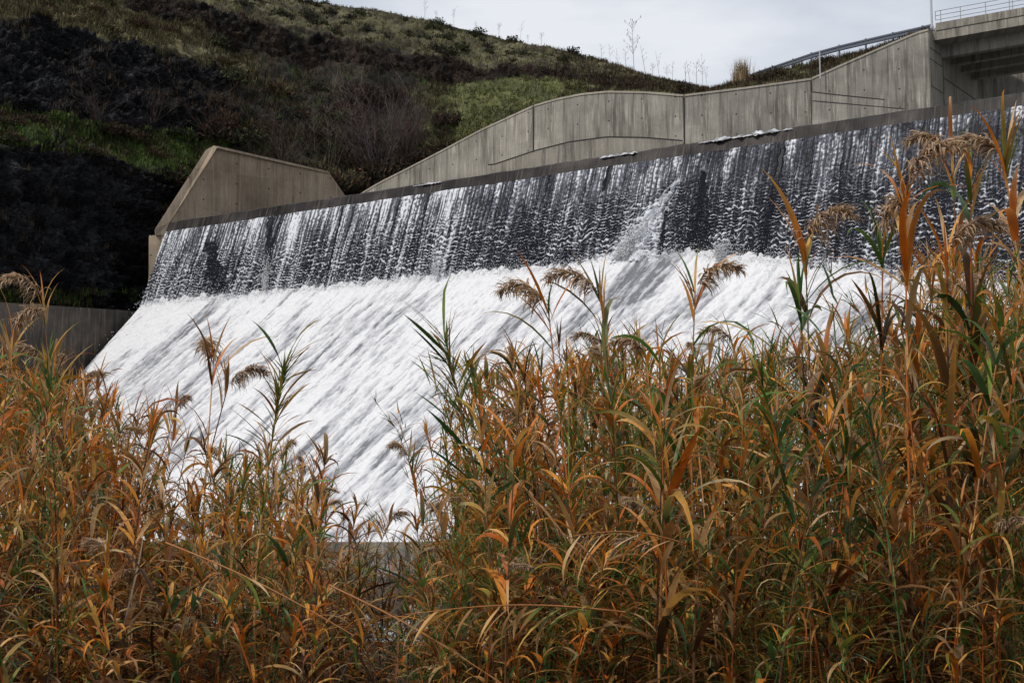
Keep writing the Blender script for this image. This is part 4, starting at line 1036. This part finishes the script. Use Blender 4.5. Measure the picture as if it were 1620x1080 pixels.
def reed_arrays(h, kind, pal, plume=False, lean=.12, rich=1.0, leaf_from=.2):
    az = RNG.uniform(0, 6.28); pts = stem_curve(h, lean, az, bow=RNG.normal(0, .05)); sv_, sf = tube_np(pts, .010 if kind != 'fine' else .006, .003)
    sc_ = pick(((OR[4:] + DBR + TAN[1:3]),) if kind != 'fine' else ((GRN[3:] + OR[4:]),), 1)[0]; SK_ = np.zeros(sv_.shape) + sc_
    lo = leaf_from; B = []
    def at_t(t):
        x = t * (len(pts) - 1); i = np.minimum(x.astype(int), len(pts) - 2); f = (x - i)[:, None]; return pts[i] * (1 - f) + pts[i + 1] * f
    if kind == 'broad':
        n = int(26 * rich * h / 3); t = np.sort(RNG.uniform(lo, 1, n)); side = np.where(np.arange(n) % 2, 0, np.pi); a0 = RNG.uniform(0, 6.28)
        a = a0 + side + RNG.normal(0, .45, n); L = RNG.uniform(.28, .70, n) * np.interp(t, [0, .8, 1], [1, 1, .75]); W = RNG.uniform(.018, .050, n)
        B.append(leaf_batch(at_t(t), a, np.interp(t, [0, 1], [.75, 1.15]) + RNG.normal(0, .2, n), L, W, RNG.uniform(.7, 2.4, n) + (RNG.random(n) < .28) * 1.0, np.where((t < lo + .30)[:, None] & (RNG.random(n) < .7)[:, None], pick((DBR, DBR, TAN), n) * .8, pick(PAL[pal], n)), pick(PAL[pal] + (OR, TAN), n) * np.where(t < lo + .3, .6, 1.)[:, None], curl=.35))  # lower leaves coloured dead brown and darker, painting in the shaded reed bases
        # hanging dead leaves lower down
        n = int(12 * rich * h / 3); t = RNG.uniform(lo * .6, .8, n)
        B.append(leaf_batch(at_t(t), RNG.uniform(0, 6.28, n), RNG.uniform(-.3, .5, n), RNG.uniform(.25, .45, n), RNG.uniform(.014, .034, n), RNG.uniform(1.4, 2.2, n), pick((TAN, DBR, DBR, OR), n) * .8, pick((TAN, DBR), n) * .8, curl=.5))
        # erect bundle at the tip
        n = 7; t = RNG.uniform(.93, 1, n)
        B.append(leaf_batch(at_t(t), RNG.uniform(0, 6.28, n), RNG.uniform(1.0, 1.5, n), RNG.uniform(.2, .4, n), RNG.uniform(.010, .02, n), RNG.uniform(.2, 1.1, n), pick(PAL[pal], n), pick(PAL[pal], n), nseg=5))
    elif kind == 'fine':
        n = int(80 * rich * h / 3); t = RNG.uniform(lo, 1, n) ** .8
        B.append(leaf_batch(at_t(t) + RNG.normal(0, .035, (n, 3)), RNG.uniform(0, 6.28, n), RNG.uniform(.35, 1.35, n), RNG.uniform(.12, .30, n), RNG.uniform(.008, .018, n), RNG.uniform(.0, .9, n), pick(PAL[pal], n), pick(PAL[pal], n), nseg=4))
        for q in range(int(6 * rich)):     # side shoots
            tq = RNG.uniform(max(lo, .35), .95, 1); b = at_t(tq)[0]; a = RNG.uniform(0, 6.28); Ls = RNG.uniform(.25, .55)
            sp2 = np.stack([b + np.array([math.cos(a) * .55, math.sin(a) * .55, .8]) * Ls * x for x in np.linspace(0, 1, 5)])
            v2, f2 = tube_np(sp2, .003, .0015, 3); B.append((v2, f2, np.zeros(v2.shape) + sc_))
            m_ = 12; k_ = RNG.uniform(.1, 1, m_); bb_ = sp2[0] * (1 - k_[:, None]) + sp2[-1] * k_[:, None]
            B.append(leaf_batch(bb_, a + RNG.normal(0, .9, m_), RNG.uniform(.4, 1.4, m_), RNG.uniform(.08, .22, m_), RNG.uniform(.006, .012, m_), RNG.uniform(0, .8, m_), pick(PAL[pal], m_), pick(PAL[pal], m_), nseg=4))
    elif kind == 'fan':    # two-ranked fan of stiff leaves
        n = int(26 * rich); t = np.linspace(max(lo, .35), 1, n) ** .7; side = np.where(np.arange(n) % 2, 0, np.pi); a0 = .35
        B.append(leaf_batch(at_t(t), a0 + side + RNG.normal(0, .22, n), np.interp(t, [.3, 1], [.45, 1.2]) + RNG.normal(0, .12, n), RNG.uniform(.17, .30, n), RNG.uniform(.015, .026, n), RNG.uniform(.2, 1.0, n), pick(PAL[pal], n), pick(PAL[pal] + (OR,), n), curl=.15))
        n = 120; t = np.where(RNG.random(n) < .35, RNG.uniform(.88, 1, n), RNG.uniform(.45, 1, n))
        B.append(leaf_batch(at_t(t), RNG.uniform(0, 6.28, n), RNG.uniform(.5, 1.4, n), RNG.uniform(.08, .19, n), RNG.uniform(.005, .011, n), RNG.uniform(0, .6, n), pick((GRN,), n), pick((GRN, OR), n), nseg=4))
    o = 0; Vs, Fs, Ks = [], [], []
    for V, f, K in B: Vs.append(V); Fs.append(f + o); Ks.append(K); o += len(V)
    lv = (np.concatenate(Vs), np.concatenate(Fs), np.concatenate(Ks))
    pm = plume_np(pts[-1], az + RNG.normal(0, .6), RNG.uniform(.26, .36), 260, PLC) if plume else None
    return (sv_, sf, SK_), lv, pm
def reed_meshes(*a, **k):
    st_, lv, pm = reed_arrays(*a, **k)
    return (mesh_data('reed_stem', st_[0], st_[1], M_STEM, col=st_[2]), mesh_data('reed_leaves', lv[0], lv[1], M_LEAF, col=lv[2]),
            mesh_data('reed_plume', pm[0], pm[1], M_PLUME, col=pm[2]) if pm else None)
def reed(loc, ms, lab, grp=None, rz=None, sc=1.0, tilt=(0, 0)):
    o = empty('reed', loc); o.rotation_euler = (tilt[0], tilt[1], random.uniform(0, 6.28) if rz is None else rz); o.scale = (sc, sc, sc); tag(o, lab, 'reed', grp)
    obj('stem', ms[0], o); obj('leaves', ms[1], o)
    if ms[2]: obj('plume', ms[2], o)
    return o
KB = {}
for nm, kind, pal, pl_, n in (('orange', 'broad', 'orange', False, 5), ('tan', 'broad', 'tan', False, 4), ('mixed', 'broad', 'mixed', False, 5), ('green', 'fine', 'green', False, 5), ('brown', 'broad', 'brown', False, 3), ('plumed', 'broad', 'mixed', True, 6), ('leafy', 'broad', 'green', False, 4)):
    KB[nm] = [reed_meshes(3.0, kind, pal, plume=pl_, lean=RNG.uniform(.03, .2), rich=1.0 if nm != 'plumed' else .55, leaf_from=.22) for _ in range(n)]
GZ = 1.4
def gz_at(y): return 1.5 - 1.6 * float(smooth(17, 21, np.array(y)))
TOPX = [-60, 0, 60, 120, 170, 225, 250, 300, 360, 420, 470, 540, 580, 620, 680, 720, 780, 850, 950, 1050, 1150, 1250, 1330, 1400, 1460, 1520, 1580, 1680]
TOPY = [500, 510, 540, 570, 585, 620, 725, 740, 690, 640, 690, 760, 850, 860, 790, 660, 560, 520, 500, 505, 520, 500, 520, 505, 445, 385, 365, 350]
def place(px, Y, ytop, ms, lab, grp):
    x = P(px, 700, Y)[0]; z0 = max(gz_at(Y), .4); top_ = P(px, ytop, Y)[2]; hh = top_ - z0
    return reed((x, Y, z0 - .05), ms, lab, grp, sc=hh / 3.05, tilt=(random.gauss(0, .05), random.gauss(0, .06)))
ZN = lambda px: ('in the left clump beside the chute', 'left clump of reeds') if px < 250 else (('in the low middle clump under the chute', 'middle clump of reeds') if px < 640 else ('in the wide tall bed on the right', 'right hand bed of reeds'))
LBN = {'orange': 'reed with orange leaves', 'tan': 'reed with straw coloured leaves', 'mixed': 'reed with orange and green leaves', 'green': 'reed with spiky green leaves', 'brown': 'reed with withered brown leaves', 'plumed': 'reed with a drooping plume', 'leafy': 'reed with broad green leaves'}
names = list(LBN)
def ZONE(px):
    for lim, t_ in ((110, 'at the far left end of the left clump'), (250, 'at the chute side of left clump'), (430, 'in the middle clump below pale plumes'), (640, 'in the middle clump by the low gap'), (830, 'at the left end of the right bed'), (1010, 'in the right bed under the white chute'),
                    (1190, 'in the right bed below the splash'), (1380, 'in the right bed before the dark fall'), (1500, 'in the tall part of the right bed'), (9999, 'at the right end of the bed')):
        if px < lim: return t_
cnt = 0
while cnt < 285:
    px = random.uniform(-50, 1670); Y = random.uniform(6.3, 10.6)
    if 560 < px < 690 and random.random() < .6: continue
    yt = ip(px, TOPX, TOPY); dn = abs(random.gauss(0, 1)) * 80
    z, gname = ZN(px); z = ZONE(px)
    wts = [4.5, 2, 5, 7, 1, 2.2, 4.5] if px > 640 else ([5, 5, 3, 1, 3, .3, 1.5] if px < 250 else [3, 1.5, 3, 5, 4, .5, 1])
    g_ = float(noise(px / 95., Y * .45, 3.3)) * 1.8 + (.5 if 1180 < px < 1420 or px > 1560 else (-.35 if 760 < px < 1150 else 0))
    wts = [w_ * math.exp(g_ * {'green': 1.6, 'leafy': 1.6, 'mixed': .3, 'orange': -1.6, 'tan': -1.2, 'brown': -1.2, 'plumed': -.3}[k_]) for w_, k_ in zip(wts, names)]
    nm = random.choices(names, wts)[0]
    if nm == 'plumed': dn = random.uniform(-25, 160)
    sz_ = 'tall ' if dn < 55 else 'short '
    place(px, Y, yt + dn + (15 if nm != 'plumed' else 0), random.choice(KB[nm]), sz_ + LBN[nm] + ' ' + z, gname + ': ' + sz_ + nm + ' kind ' + z); cnt += 1
# distinct reeds --------------------------------------------------------
def hero(px_top, py_top, px_base, Y, kind, pal, plume, lab, rich=1.0, leaf_from=.4, faz=None):
    Y = Y * .78
    z0 = gz_at(Y); top_ = P(px_top, py_top, Y); bx = P(px_base, 700, Y)[0]; h = top_[2] - z0
    st_, lv, pm = reed_arrays(h, kind, pal, plume=plume, lean=.02, rich=rich, leaf_from=leaf_from)
    tx = top_[0] - bx
    def sh(V): V = V.copy(); V[:, 0] += tx * np.clip(V[:, 2] / h, 0, 1.1) ** 1.3; return V
    ms = (mesh_data('reed_stem', sh(st_[0]), st_[1], M_STEM, col=st_[2]), mesh_data('reed_leaves', sh(lv[0]), lv[1], M_LEAF, col=lv[2]), mesh_data('reed_plume', sh(pm[0]), pm[1], M_PLUME, col=pm[2]) if pm else None)
    return reed((bx, Y, z0 - .03), ms, lab, rz=0)
hero(690, 520, 835, 8.6, 'fan', 'green', False, 'tall leaning reed with a dark fan of leaves against the white chute', 1.0, .5)
hero(440, 565, 425, 9.0, 'fan', 'mixed', False, 'reed with stiff upright dark leaves rising alone from the middle clump', .8, .55)
hero(335, 562, 318, 12.2, 'broad', 'tan', True, 'pale plumed reed standing against the chute left of centre', .12, .6)
hero(352, 605, 322, 12.3, 'broad', 'tan', True, 'lower plumed reed leaning beside the pale plumed reed', .1, .6)
hero(80, 468, 92, 13.0, 'broad', 'orange', True, 'solitary plumed reed rising in front of the dark stained wall', .12, .7)
hero(880, 478, 960, 9.3, 'broad', 'orange', True, 'leftmost arching plume over the right bed against the foam', .3, .6)
hero(960, 460, 1040, 9.6, 'broad', 'mixed', True, 'arching plume over the right bed, second from the left', .3, .6)
hero(1085, 450, 1130, 9.6, 'broad', 'mixed', True, 'arching plume over the centre of the right bed', .3, .6)
hero(1268, 382, 1300, 9.8, 'broad', 'orange', True, 'upright plumed reed crossing the foot of the fall', .35, .6)
hero(1382, 370, 1378, 9.4, 'broad', 'leafy' if False else 'green', True, 'plumed reed with dark green leaves right of the foam line', .5, .5)
hero(1415, 285, 1440, 9.0, 'broad', 'orange', True, 'tall plumed reed with orange leaves before the dark falling water', .5, .55)
hero(1490, 385, 1500, 8.8, 'broad', 'orange', True, 'bushy plumed reed with bright orange leaves near the right edge', .7, .5)
hero(1555, 270, 1560, 9.0, 'broad', 'green', False, 'tallest green leaved reed near the right edge of the bed', 1.0, .5)
hero(1600, 235, 1608, 8.8, 'broad', 'orange', True, 'highest brown plume at the right end of the reed bed', .6, .5)
hero(1525, 235, 1545, 10.2, 'broad', 'mixed', True, 'slender pale plumed reed behind the tallest green reed', .3, .6)
hero(1250, 445, 1290, 9.2, 'broad', 'green', False, 'green leaved reed rising above the middle of the right bed', .8, .5)
hero(735, 560, 860, 9.4, 'fine', 'green', False, 'leaning fine green reed behind the dark fan leaved reed', 1.0, .4)
hero(1300, 470, 1310, 8.9, 'fine', 'green', False, 'dense fine green reed at the centre of the right bed', 1.2, .4)
def bent_reed(p0, p1, Y, sag, n, pals, lab, hang=True, Ls=(.14, .24)):
    Y = Y * .74
    a = P(p0[0], p0[1], Y + .15); b = P(p1[0], p1[1], Y - .15); t = np.linspace(0, 1, 14)[:, None]
    c = a * (1 - t) + b * t; c[:, 2] += sag * np.sin(t[:, 0] * np.pi); o = empty('reed', tuple(a)); tag(o, lab, 'reed')
    d = c - a; ax = np.array([1., 0, 0]); V, f = tube_np(d, .0042, .002); V = d[:, None, :] + (V.reshape(14, 5, 3) - d[:, None, :])[..., [2, 1, 0]] * np.array([1, 1, 1]); V = V.reshape(-1, 3)
    obj('stem', mesh_data('reed_stem', V, f, M_STEM, col=np.zeros(V.shape) + C(.30, .12, .035)), o)
    q = np.sort(RNG.uniform(.08, 1, n)); x = q * 13; i = np.minimum(x.astype(int), 12); fr = (x - i)[:, None]; bp = d[i] * (1 - fr) + d[i + 1] * fr
    dirn = 0.0 if b[0] > a[0] else np.pi
    L = RNG.uniform(Ls[0], Ls[1], n)
    lv = leaf_batch(bp, dirn + RNG.normal(0, .5, n), RNG.uniform(-.9, -.2, n) if hang else RNG.uniform(.1, .8, n), L, RNG.uniform(.012, .024, n), RNG.uniform(.5, 1.2, n), pick(pals, n), pick(pals, n), nseg=5, curl=.3)
    obj('leaves', mesh_data('reed_leaves', lv[0], lv[1], M_LEAF, col=lv[2]), o)
bent_reed((520, 925), (800, 1085), 8.0, .02, 10, (OR, TAN), 'broken orange reed stem slanting down to the right at the bottom of the gap')
bent_reed((990, 968), (640, 972), 8.0, .03, 22, (OR, TAN, GRN), 'bent reed stem lying level with orange leaves hanging from it', True)
bent_reed((262, 858), (560, 1005), 8.1, .02, 7, (GRN, TAN), 'green reed stem slanting down across the low middle clump')
bent_reed((800, 735), (930, 890), 8.1, .0, 5, (TAN,), 'bare pale reed stem slanting across the left part of the right bed')
bent_reed((1085, 860), (905, 848), 8.1, .03, 12, (OR, TAN), 'short bent reed with a row of hanging orange leaves in the right bed', True)
hero(1050, 740, 1052, 8.1, 'broad', 'orange', False, 'reed with long bright orange hanging blades in the middle of the right bed', .8, .5)
hero(1100, 850, 1110, 8.0, 'broad', 'tan', False, 'short reed with one long pale drooping blade low in the right bed', .5, .5)
# mass of reeds behind and between (beyond three hundred)
mv, mf, mk, o_ = [], [], [], 0
lib = []
for kind, pal, pl_, n in (('broad', 'orange', False, 5), ('broad', 'mixed', False, 5), ('broad', 'brown', False, 4), ('fine', 'green', False, 8), ('broad', 'green', False, 3), ('broad', 'tan', False, 2), ('broad', 'mixed', True, 3)):
    for q in range(n):
        st_, lv, pm = reed_arrays(3.0, kind, pal, plume=pl_, lean=RNG.uniform(.03, .2), rich=.75, leaf_from=.1)
        parts = [st_, lv] + ([pm] if pm else []); oo = 0; A_, B_, C_ = [], [], []
        for V, f, K in parts: A_.append(V); B_.append(f + oo); C_.append(K); oo += len(V)
        lib.append((np.concatenate(A_), np.concatenate(B_), np.concatenate(C_)))
for q in range(1560):
    px = random.uniform(-90, 1710) if q < 1150 else random.choice([random.uniform(-420, -60), random.uniform(1680, 2200)]); Y = random.uniform(7.6, 14.5) if q % 5 else random.uniform(6.2, 8)
    if 565 < px < 670 and random.random() < .6: continue
    yt = ip(px, TOPX, TOPY) + 28 + abs(random.gauss(0, 1)) * 130
    if q % 5 == 0: yt = max(yt, random.uniform(760, 1000))
    g_ = float(noise(px / 95., Y * .45, 3.3)) * 1.8 + (.5 if 1180 < px < 1420 or px > 1560 else 0) + random.gauss(0, .35)
    V, f, K = random.choice(lib[14:25] if g_ > .12 else (lib[:14] + lib[25:])); x = P(px, 700, Y)[0]; z0 = max(gz_at(Y), .3); hh = P(px, yt, Y)[2] - z0
    if hh < .25: continue
    a = random.uniform(0, 6.28); ca, sa = math.cos(a), math.sin(a); sc_ = hh / 3.05; sh_ = max(sc_, .62)
    W = V * np.array([sh_, sh_, sc_]); W = np.stack([W[:, 0] * ca - W[:, 1] * sa, W[:, 0] * sa + W[:, 1] * ca, W[:, 2]], 1) + np.array([x, Y, z0 - .03])
    mv.append(W); mf.append(f + o_); mk.append(K * random.uniform(.8, 1.1)); o_ += len(W)
# low tangle of dead leaves, colours dimmed to paint the shaded gaps near the ground
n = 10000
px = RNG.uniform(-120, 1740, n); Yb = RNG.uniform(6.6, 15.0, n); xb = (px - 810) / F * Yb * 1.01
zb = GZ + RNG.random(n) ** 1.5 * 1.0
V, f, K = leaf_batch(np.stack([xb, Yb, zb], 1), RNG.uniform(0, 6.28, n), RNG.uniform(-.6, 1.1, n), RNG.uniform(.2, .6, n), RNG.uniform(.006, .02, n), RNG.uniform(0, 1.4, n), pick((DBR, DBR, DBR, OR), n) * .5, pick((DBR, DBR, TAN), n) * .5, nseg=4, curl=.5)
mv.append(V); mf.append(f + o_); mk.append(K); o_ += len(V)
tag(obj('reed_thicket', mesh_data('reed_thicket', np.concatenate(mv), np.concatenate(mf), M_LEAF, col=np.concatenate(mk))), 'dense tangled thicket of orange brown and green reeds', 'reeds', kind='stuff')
# boulders at the foot of the sill
def boulder_mesh(seed):
    import bmesh
    bm = bmesh.new(); bmesh.ops.create_icosphere(bm, subdivisions=4, radius=1); V = np.array([v.co[:] for v in bm.verts])
    V *= (1 + .5 * fbm(V[:, 0] * .9 + seed, V[:, 1] * .9, V[:, 2] * .9, 2) + .18 * ridged(V[:, 0] * 2 + seed, V[:, 1] * 2, V[:, 2] * 2, 2))[:, None]
    V[:, 2] *= .62; Fs = [tuple(v.index for v in f.verts) for f in bm.faces]; bm.free()
    return mesh_data('boulder', V, Fs, M_ROCK, col=np.zeros(V.shape) + C(.035, .032, .030), smooth_=False)
BMS = [boulder_mesh(s_) for s_ in (1., 5., 9.)]
for q, (px, py, Y, r) in enumerate(((560, 905, 55, .9), (600, 898, 58, .7), (640, 915, 50, 1.0), (585, 925, 46, .6), (665, 900, 56, .6), (620, 940, 40, .5), (540, 920, 48, .8))):
    p = P(px, py, Y); o = obj('boulder', BMS[q % 3]); o.location = (p[0], p[1], .75); o.scale = (r, r, r); o.rotation_euler = (0, 0, q * 1.7)
    tag(o, 'dark wet boulder in the foam below the concrete sill', 'boulder', 'dark boulders below the concrete sill')
